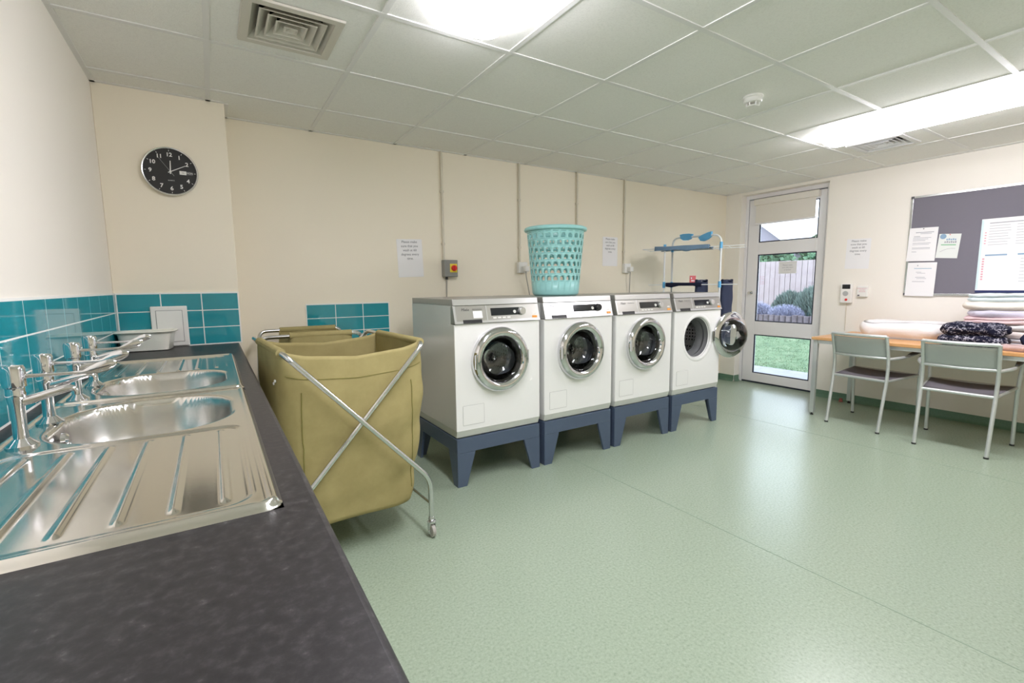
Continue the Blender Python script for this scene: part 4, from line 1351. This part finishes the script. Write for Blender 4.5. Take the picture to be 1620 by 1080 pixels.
# ------------------------------------------------------------------ table and chairs
ZTAB = 0.735
t = thing('table', 'long beech topped table with silver legs against the right wall', 'table', (5.53, -2.38, 0))
hx, hy = 0.41, 0.90
mb = MB(); mb.box(-hx, hx, -hy, hy, ZTAB - 0.026, ZTAB); build('table_top', mb, 'beech', t, bevel=0.003)
mb = MB()
q = 0.03
mb.box(-hx + 0.012, -hx + 0.012 + q, -hy + 0.05, hy - 0.05, ZTAB - 0.058, ZTAB - 0.026); mb.box(hx - 0.012 - q, hx - 0.012, -hy + 0.05, hy - 0.05, ZTAB - 0.058, ZTAB - 0.026)
mb.box(-hx + 0.05, hx - 0.05, -hy + 0.012, -hy + 0.012 + q, ZTAB - 0.058, ZTAB - 0.026); mb.box(-hx + 0.05, hx - 0.05, hy - 0.012 - q, hy - 0.012, ZTAB - 0.058, ZTAB - 0.026)
build('apron_frame', mb, 'silver_paint', t, bevel=0.002)
for sx in (-1, 1):
    for sy in (-1, 1):
        x, y = sx * (hx - 0.030), sy * (hy - 0.030)
        mb = MB(); mb.box(x - 0.018, x + 0.018, y - 0.018, y + 0.018, 0.022, ZTAB - 0.026)
        lg = build('leg', mb, 'silver_paint', t, bevel=0.003)
        mb = MB(); mb.lathe([(0.0, 0.0), (0.014, 0.0), (0.015, 0.006), (0.008, 0.010), (0.008, 0.022)], 14, 'z', (x, y, 0)); build('levelling_foot', mb, 'black_plastic', lg)


def make_chair(label, loc, rz):
    """local: faces +X (seat towards the table), back at -X"""
    t = thing('armchair', label, 'chair', loc, rz, 'silver tube chairs at the table')
    r = 0.0125
    for s in (-1, 1):
        # rear leg runs up into the back post
        mb = MB()
        mb.tube(fillet([(-0.278, s * 0.198, 0.006), (-0.205, s * 0.202, 0.43), (-0.200, s * 0.203, 0.58), (-0.262, s * 0.203, 0.795)], 0.08), r, 12)
        rl = build('rear_leg', mb, 'silver_paint', t)
        mb = MB(); mb.cyl(0.0145, 0.0, 0.012, 14, 'z', (-0.278, s * 0.198, 0)); build('leg_cap', mb, 'black_plastic', rl)
        # front leg rises and bends back as the arm
        mb = MB()
        mb.tube(fillet([(0.245, s * 0.250, 0.006), (0.215, s * 0.250, 0.44), (0.225, s * 0.262, 0.655), (-0.08, s * 0.262, 0.622), (-0.206, s * 0.204, 0.608)], 0.06, 8), r, 12)
        fl = build('front_leg', mb, 'silver_paint', t)
        mb = MB(); mb.cyl(0.0145, 0.0, 0.012, 14, 'z', (0.245, s * 0.250, 0)); build('leg_cap', mb, 'black_plastic', fl)
        mb = MB()
        mb.tube([(-0.02, s * 0.262, 0.638), (0.08, s * 0.262, 0.649), (0.19, s * 0.262, 0.660)], [0.011, 0.018, 0.012], 12); build('arm_pad', mb, 'dark_grey', t)
    # seat frame
    mb = MB()
    mb.tube(fillet([(-0.206, -0.202, 0.425), (0.212, -0.246, 0.445)], 0.01), 0.010, 10)
    mb.tube(fillet([(-0.206, 0.202, 0.425), (0.212, 0.246, 0.445)], 0.01), 0.010, 10)
    mb.tube([(-0.206, -0.202, 0.425), (-0.206, 0.202, 0.425)], 0.0115, 10)
    mb.tube([(0.212, -0.246, 0.445), (0.212, 0.246, 0.445)], 0.010, 10)
    build('seat_frame', mb, 'silver_paint', t)
    # sling seat
    mb = MB()
    mb.grid(lambda u, v: (-0.200 + 0.408 * u, (2 * v - 1) * (0.196 + 0.044 * u), 0.432 + 0.020 * u - 0.020 * (1 - (2 * v - 1) ** 2) * math.sin(PI * (0.15 + 0.7 * u))), 14, 14)
    build('seat', mb, 'sling_seat', t, solid=0.003, angle=180)
    # back: curved top and bottom rails with sling between
    def bc(v, z):
        k = (z - 0.58) / 0.215
        return -0.200 - 0.062 * k - 0.035 * (1 - (2 * v - 1) ** 2)
    mb = MB(); mb.tube([(bc(k / 12, 0.795), -0.203 + 0.406 * k / 12, 0.795) for k in range(13)], 0.0135, 12); build('top_rail', mb, 'silver_paint', t)
    mb = MB(); mb.tube([(bc(k / 12, 0.615), -0.203 + 0.406 * k / 12, 0.615) for k in range(13)], 0.011, 12); build('lower_back_rail', mb, 'silver_paint', t)
    mb = MB(); mb.grid(lambda u, v: (bc(v, 0.615 + 0.16 * u + 0.005), -0.195 + 0.39 * v, 0.615 + 0.155 * u + 0.006), 8, 14)
    build('backrest', mb, 'sling_mesh', t, solid=0.003, angle=180)
    return t


make_chair('silver tube armchair nearer the door, pushed under the table', (5.262, -1.922, 0), rad(-5))
make_chair('silver tube armchair farther from the door, beneath the folded blankets', (5.195, -2.535, 0), rad(3))

# ------------------------------------------------------------------ laundry on the table
def cloth_pile(name, label, cat, mt, w, d, h, loc, rz, folds=1, amp=0.012, seed=0, group=None, fold_depth=0.35, nfreq=6.0):
    """a folded soft thing: w along local X, d along local Y; rounded edge with visible fold lines"""
    mb = MB()
    NU, NV = 96, 22
    def f(u, v):
        a = 2 * PI * u
        c, s = math.cos(a), math.sin(a)
        e = 2 / 5.0
        X = abs(c) ** e * (1 if c >= 0 else -1); Y = abs(s) ** e * (1 if s >= 0 else -1)
        # v: 0 bottom centre -> 1 top centre
        if v < 0.2: k, zz_ = v / 0.2 * 0.96, 0.0
        elif v < 0.8:
            q = (v - 0.2) / 0.6
            ph = abs(math.sin(PI * folds * q)) ** 0.5
            k = 0.96 + 0.04 * ph - 0.02
            zz_ = q * h
        else: k, zz_ = 0.96 * (1 - (v - 0.8) / 0.2), h
        edge = 0.12 * h
        if v >= 0.8: zz_ = h - edge * (k ** 4)
        x, y, z = X * w / 2 * k, Y * d / 2 * k, zz_
        if 0.2 <= v < 0.8:
            gr = 1 - abs(math.sin(PI * folds * ((v - 0.2) / 0.6))) ** 0.5
            x -= X * gr * fold_depth * h / folds; y -= Y * gr * fold_depth * h / folds
            z = min(z, h - edge)
        n_ = noise.noise_vector(Vector((x * nfreq, y * nfreq, z * nfreq + seed)))
        m_ = noise.noise_vector(Vector((x * nfreq * 3, y * nfreq * 3, z * nfreq * 3 + seed)))
        wz = min(1.0, z / (0.3 * h + 1e-6))
        x += (n_.x + 0.35 * m_.x) * amp; y += (n_.y + 0.35 * m_.y) * amp
        z += (n_.z + 0.4 * m_.z) * amp * 0.7 * wz
        return (x, y, max(z, 0.0))
    mb.grid(f, NU, NV * 2, wrap_u=True)
    o = build(name, mb, mt, None, loc=loc, rot=(0, 0, rz), angle=180)
    return tag(o, label, cat, group)


ZL = ZTAB + 0.0015
cloth_pile('folded_duvet', 'thick white folded duvet lying on the door end of the table', 'duvet', 'duvet_white', 0.46, 0.62, 0.150, (5.66, -2.00, ZL), rad(2), 1, 0.022, 3, nfreq=5)
GB = 'folded blankets stacked on the table'
stack = [('fleece_grey', 0.062, 'pale grey folded blanket at the bottom of the stack beside the duvet', 0),
         ('fleece_peach', 0.060, 'cream peach blanket second from the bottom of the blanket stack', 1),
         ('fleece_white', 0.048, 'crumpled white blanket just under the pink one in the stack', 2),
         ('fleece_pink', 0.052, 'pink folded blanket halfway up the blanket stack', 3),
         ('fleece_lilac', 0.056, 'lilac folded blanket above the pink one in the stack', 4),
         ('fleece_cream', 0.066, 'cream folded blanket under the pale blue one', 5),
         ('fleece_cyan', 0.064, 'pale blue blanket on top of the blanket stack', 6)]
z = ZL
for i, (mt, h, lb, sd) in enumerate(stack):
    cloth_pile('folded_blanket', lb, 'blanket', mt, 0.40 - 0.004 * i, 0.56 - 0.012 * (i % 3), h, (5.715 + 0.006 * math.sin(i * 2.1), -2.655 - 0.015 * math.cos(i * 1.7) - (0.03 if i == 6 else 0), z), rad(4 * math.sin(i * 1.9)), 1 if i % 3 else 2, 0.021, 20 + sd, GB)
    z += h * 0.965
cloth_pile('checked_blanket', 'crumpled navy and black checked blanket in front of the blanket stack', 'blanket', 'check_wool', 0.20, 0.40, 0.175, (5.375, -2.52, ZL), rad(6), 2, 0.032, 41, nfreq=8)
cloth_pile('dark_garment', 'black crumpled garment beside the checked blanket at the table edge', 'garment', 'navy_cloth', 0.20, 0.30, 0.15, (5.40, -2.92, ZL), rad(-10), 1, 0.03, 52, nfreq=8)
cloth_pile('rolled_towel', 'small dusky pink rolled towel at the table front beside the checked blanket', 'towel', 'towel_pink', 0.075, 0.24, 0.048, (5.215, -2.80, ZL), rad(-22), 1, 0.010, 61, nfreq=9)

o = build('plastic_block', MB().hexa([(-0.03, -0.018, 0), (0.03, -0.018, 0), (0.03, 0.018, 0), (-0.03, 0.018, 0)], [(-0.022, -0.012, 0.035), (0.010, -0.012, 0.035), (0.010, 0.012, 0.035), (-0.022, 0.012, 0.035)]), 'brick_red', None, bevel=0.004, loc=(5.90, -1.44, 0.001), rot=(0, 0, 0.4))
tag(o, 'small dark red block on the floor by the skirting behind the table leg', 'block')

# ------------------------------------------------------------------ ceiling fittings
def light(label, x, y0_, y1_):
    t = thing('fluorescent_light', label, 'ceiling light', (x, (y0_ + y1_) / 2, H), 0, 'surface mounted fluorescent lights')
    L = abs(y1_ - y0_) / 2; w = 0.135
    mb = MB(); mb.box(-w + 0.012, w - 0.012, -L + 0.012, L - 0.012, -0.022, -0.0045); build('housing', mb, 'white_plastic', t)
    # opal diffuser, D shaped with domed ends
    def f(u, v):
        a = PI * u
        yy = (2 * v - 1)
        k = 1.0
        e = L - abs(yy) * L
        if e < 0.055: k = math.sqrt(max(0.0, 1 - ((0.055 - e) / 0.055) ** 2)) * 0.75 + 0.25
        return (w * math.cos(a) * (0.9 + 0.1 * k), yy * L, -0.014 - 0.072 * k * math.sin(a) ** 0.75)
    mb = MB()
    nv = 60
    ys_ = [0.0, 0.004, 0.009, 0.016, 0.024, 0.034] + [0.05 + 0.9 * i / 20 for i in range(21)] + [0.966, 0.976, 0.984, 0.991, 0.996, 1.0]
    nu = 20
    vs = [f(i / nu, q) for q in ys_ for i in range(nu + 1)]
    fs = [(j * (nu + 1) + i, j * (nu + 1) + i + 1, (j + 1) * (nu + 1) + i + 1, (j + 1) * (nu + 1) + i) for j in range(len(ys_) - 1) for i in range(nu)]
    fs.append(tuple(range(nu, -1, -1))); k0 = (len(ys_) - 1) * (nu + 1); fs.append(tuple(k0 + i for i in range(nu + 1)))
    mb.add(vs, fs, 0, True)
    build('diffuser', mb, 'opal', t, angle=60)
    return t


light('fluorescent ceiling light at the top edge, nearer the sinks', 1.425, -1.80, -3.60)
light('fluorescent ceiling light over the table by the right wall', 4.440, -1.80, -3.60)


def vent(label, x, y, mt):
    t = thing('air_vent', label, 'ceiling vent', (x, y, H), 0, 'square ceiling vents')
    def frustum(m_, a, za, b_, zb, th=0.003):
        # hollow square band from half width a at za to b_ at zb
        for k in range(4):
            c, s = [(1, 0), (0, 1), (-1, 0), (0, -1)][k]
            def P(h, z, sgn):
                u = h; v = sgn * h
                return (c * u - s * v, s * u + c * v, z)
            vs = [P(a, za, -1), P(a, za, 1), P(b_, zb, 1), P(b_, zb, -1)]
            m_.add(vs, [(0, 1, 2, 3)])
    mb = MB(); frustum(mb, 0.187, -0.002, 0.184, -0.010); frustum(mb, 0.184, -0.010, 0.152, -0.010); frustum(mb, 0.152, -0.010, 0.150, -0.003); frustum(mb, 0.150, -0.003, 0.120, 0.030); build('flange', mb, mt, t, solid=0.0015)
    for (a, b_) in ((0.126, 0.078), (0.093, 0.048), (0.060, 0.022)):
        mb = MB(); frustum(mb, a, -0.008, a - 0.006, -0.008); frustum(mb, a - 0.006, -0.008, b_, 0.034); build('louvre', mb, mt, t, solid=0.002)
    mb = MB(); frustum(mb, 0.026, -0.008, 0.020, -0.008); frustum(mb, 0.020, -0.008, 0.0, 0.004); build('core', mb, mt, t, solid=0.001)
    mb = MB(); frustum(mb, 0.162, 0.0, 0.162, 0.16); mb.box(-0.162, 0.162, -0.162, 0.162, 0.16, 0.165); build('plenum', mb, 'void_black', t)
    return t


vent('cream square air vent in the ceiling above the sinks', vents[0][0], vents[0][1], 'vent_paint')
vent('white square air vent in the ceiling beside the right hand light', vents[1][0], vents[1][1], 'vent_white')

t = thing('smoke_detector', 'white smoke detector on the ceiling left of the right hand light', 'smoke detector', (3.22, -1.955, H))
mb = MB(); mb.lathe([(0.054, 0.0), (0.056, -0.010), (0.050, -0.014), (0.0, -0.014)], 36); build('base', mb, 'white_plastic', t)
mb = MB(); mb.lathe([(0.049, -0.014), (0.050, -0.030), (0.046, -0.036), (0.034, -0.039), (0.0, -0.040)], 36); build('body', mb, 'white_plastic', t)
mb = MB()
for k in range(6):
    a = PI * k / 3; c, s = math.cos(a), math.sin(a)
    mb.tube([(0.034 * c, 0.034 * s, -0.036), (0.031 * c, 0.031 * s, -0.058)], 0.004, 6)
mb.lathe([(0.0, -0.060), (0.030, -0.060), (0.035, -0.056), (0.030, -0.052)], 30)
build('sensor_cage', mb, 'white_plastic', t)

# ------------------------------------------------------------------ outside the door
mb = MB()
def gz(x, y):
    return -0.06 if x < 7.6 else -0.06 + 0.30 * sstep(7.6, 11.6, x) + 0.02 * noise.noise(Vector((x, y, 0)))
mb.grid(lambda u, v: (7.585 + 3.47 * u, -4 + 12 * v, gz(7.585 + 3.47 * u, -4 + 12 * v)), 40, 60)
rnd = random.Random(7)
for k in range(14000):
    x = 7.6 + 3.4 * rnd.random() ** 1.2; y = -1.5 + 5.5 * rnd.random(); z = gz(x, y) - 0.004
    a = rnd.random() * PI; l = 0.012 + 0.022 * rnd.random(); c, s_ = math.cos(a) * 0.006, math.sin(a) * 0.006
    dx, dy = (rnd.random() - 0.5) * 0.03, (rnd.random() - 0.5) * 0.03
    mb.add([(x - c, y - s_, z), (x + c, y + s_, z), (x + dx, y + dy, z + l)], [(0, 1, 2)], 1)
o = build('lawn', mb, ['lawn_green', 'grass_blade']); tag(o, 'bright green lawn seen through the bottom pane of the door', 'lawn', kind='stuff')
mb = MB(); mb.box(6.17, 7.58, -4, 8, -0.16, -0.05); o = struct('patio_floor', mb, 'paving')
mb = MB(); mb.box(11.25, 14.5, -4, 8, -0.1, 0.44); o = build('planting_bed', mb, 'soil'); tag(o, 'raised soil bed behind the timber edging outside', 'flower bed')
t = thing('timber_edging', 'low edging of upright timber logs in front of the shrubs outside', 'edging', (11.15, 2.0, 0.1))
mb = MB(); k = 0
y = -4.0
while y < 6.0:
    hgt = 0.40 + 0.03 * rnd.random(); rr_ = 0.055 + 0.01 * rnd.random()
    mb.cyl(rr_, 0.0, hgt, 12, 'z', (0, y, 0)); y += rr_ * 2.02
build('log_row', mb, 'sleeper_wood', t)
# fence
t = thing('board_fence', 'pale wooden board fence at the end of the garden outside', 'fence', (13.0, 2.5, 0.43))
mb = MB(); y = -5.0
while y < 6.0:
    w_ = 0.115 + 0.01 * rnd.random(); dx = 0.012 * rnd.random()
    mb.box(dx, dx + 0.02, y, y + w_, 0.0, 1.36 + 0.008 * rnd.random()); y += w_ + 0.012
build('fence_board', mb, 'fence_wood', t)
mb = MB()
for z_ in (0.35, 1.1): mb.box(0.035, 0.075, -5, 6, z_, z_ + 0.08)
build('fence_rail', mb, 'fence_wood', t)


def leaves(mb, c, r, n, size, rnd, mi=0, squash=1.0, hollow=0.55, grassy=False):
    for _ in range(n):
        u = Vector((rnd.gauss(0, 1), rnd.gauss(0, 1), rnd.gauss(0, 1))).normalized()
        q = hollow + (1 - hollow) * rnd.random()
        p = Vector((c[0] + u.x * r[0] * q, c[1] + u.y * r[1] * q, c[2] + abs(u.z) * r[2] * q if grassy else c[2] + u.z * r[2] * q))
        if grassy: d = (Vector((u.x, u.y, 1.6)) + Vector((rnd.gauss(0, .25), rnd.gauss(0, .25), 0))).normalized()
        else: d = Vector((rnd.gauss(0, 1), rnd.gauss(0, 1), rnd.gauss(0, 1))).normalized()
        s = d.cross(Vector((rnd.gauss(0, 1), rnd.gauss(0, 1), rnd.gauss(0, 1)))).normalized()
        l = size * (0.6 + 0.8 * rnd.random()); w_ = l * (0.10 if grassy else 0.42)
        mb.add([p - d * l * 0.5, p + s * w_, p + d * l * 0.5, p - s * w_], [(0, 1, 2, 3)], mi)


def shrub(name, label, cat, c, r, n, size, mt, rnd, group=None, grassy=False, core=True, mt2=None):
    t = thing(name, label, cat, (c[0], c[1], c[2]), 0, group)
    mb = MB(); leaves(mb, (0, 0, 0 if grassy else r[2]), r, n, size, rnd, grassy=grassy)
    build('foliage', mb, mt, t)
    mb = MB()
    for _ in range(5):
        a = rnd.random() * 2 * PI
        mb.tube([(0.03 * math.cos(a), 0.03 * math.sin(a), 0.0), (0.5 * r[0] * math.cos(a), 0.5 * r[1] * math.sin(a), r[2] * 0.8)], 0.008, 6)
    build('stem', mb, 'sleeper_wood', t)
    if mt2:
        mb = MB(); leaves(mb, (-0.02, 0, r[2] * 0.25), (r[0], r[1], r[2]), n // 3, size * 0.45, rnd, hollow=0.7, grassy=True)
        build('blossom', mb, mt2, t)
    return t


GS = 'shrubs in the raised bed outside'
shrub('lavender_bush', 'large rounded grey green bush at the right of the raised bed outside', 'bush', (11.95, 1.62, 0.45), (0.40, 0.50, 0.68), 9000, 0.16, 'shrub_leaf', rnd, GS, grassy=True)
shrub('lavender_bush', 'rounded grey green bush left of the largest one in the raised bed', 'bush', (12.25, 2.35, 0.45), (0.35, 0.42, 0.56), 6000, 0.15, 'shrub_leaf', rnd, GS, grassy=True)
shrub('flowering_shrub', 'low shrub with pale lilac leaves in front of the rounded bushes', 'bush', (11.5, 2.05, 0.44), (0.22, 0.42, 0.25), 5000, 0.08, 'flower_lilac', rnd, GS, grassy=True, mt2='blossom_pale')
shrub('flowering_shrub', 'low pale lilac shrub at the left end of the visible bed outside', 'bush', (11.55, 2.75, 0.44), (0.25, 0.40, 0.30), 5000, 0.08, 'flower_lilac', rnd, GS, grassy=True, mt2='blossom_pale')
GH = 'hedging above the garden fence'
for k, (y_, zc) in enumerate(((-3.5, 0), (-1.6, 0), (0.4, 0.0), (2.2, 0.0), (4.0, 0.05), (5.8, 0))):
    shrub('hedge', ['far right hedge beyond the fence', 'hedge plant beyond the right end of the fence', 'green hedge above the fence at the right of the door pane', 'green hedge above the middle of the fence', 'green hedge above the left of the fence', 'far left hedge beyond the fence'][k],
          'hedge', (14.1, y_, 0.45), (0.6, 0.88, 0.90 + zc), 7000, 0.13, 'hedge_leaf', rnd, GH)
t = shrub('garden_tree', 'tall green tree beyond the fence at the right of the top pane', 'tree', (16.0, 3.3, -0.1), (0.8, 0.75, 1.42), 9000, 0.16, 'hedge_leaf', rnd)
# neighbouring house with gable
t = thing('neighbour_house', 'neighbouring house with white sloping gable behind the fence', 'house', (20.0, 8.8, -0.1))
mb = MB()
prof = [(3.0, 0.0), (-2.6, 0.0), (-2.6, 2.75), (0.2, 4.95), (3.0, 2.75)]
vs = [(0, a, b_) for a, b_ in prof] + [(6, a, b_) for a, b_ in prof]
mb.add(vs, [(0, 1, 2, 3, 4), (9, 8, 7, 6, 5), (0, 5, 6, 1), (1, 6, 7, 2), (2, 7, 8, 3), (3, 8, 9, 4), (4, 9, 5, 0)])
build('wall', mb, 'render_white', t)
for s in (-1, 1):
    mb = MB(); y0_, y1_ = (0.2, -3.0) if s < 0 else (0.2, 3.4)
    mb.hexa([(-0.25, y0_, 5.0), (-0.25, y1_, 2.48), (6, y1_, 2.48), (6, y0_, 5.0)], [(-0.25, y0_, 5.12), (-0.25, y1_, 2.60), (6, y1_, 2.60), (6, y0_, 5.12)])
    build('roof', mb, 'roof_tile', t)
    mb = MB(); mb.hexa([(-0.30, y0_, 4.88), (-0.30, y1_, 2.36), (-0.25, y1_, 2.36), (-0.25, y0_, 4.88)], [(-0.30, y0_, 5.14), (-0.30, y1_, 2.62), (-0.25, y1_, 2.62), (-0.25, y0_, 5.14)])
    build('bargeboard', mb, 'upvc', t)
mb = MB(); mb.box(20, 60, -40, 60, -0.4, -0.1); mb.box(14.5, 20, -40, 60, -0.4, -0.1); o = struct('ground', mb, 'lawn_green')
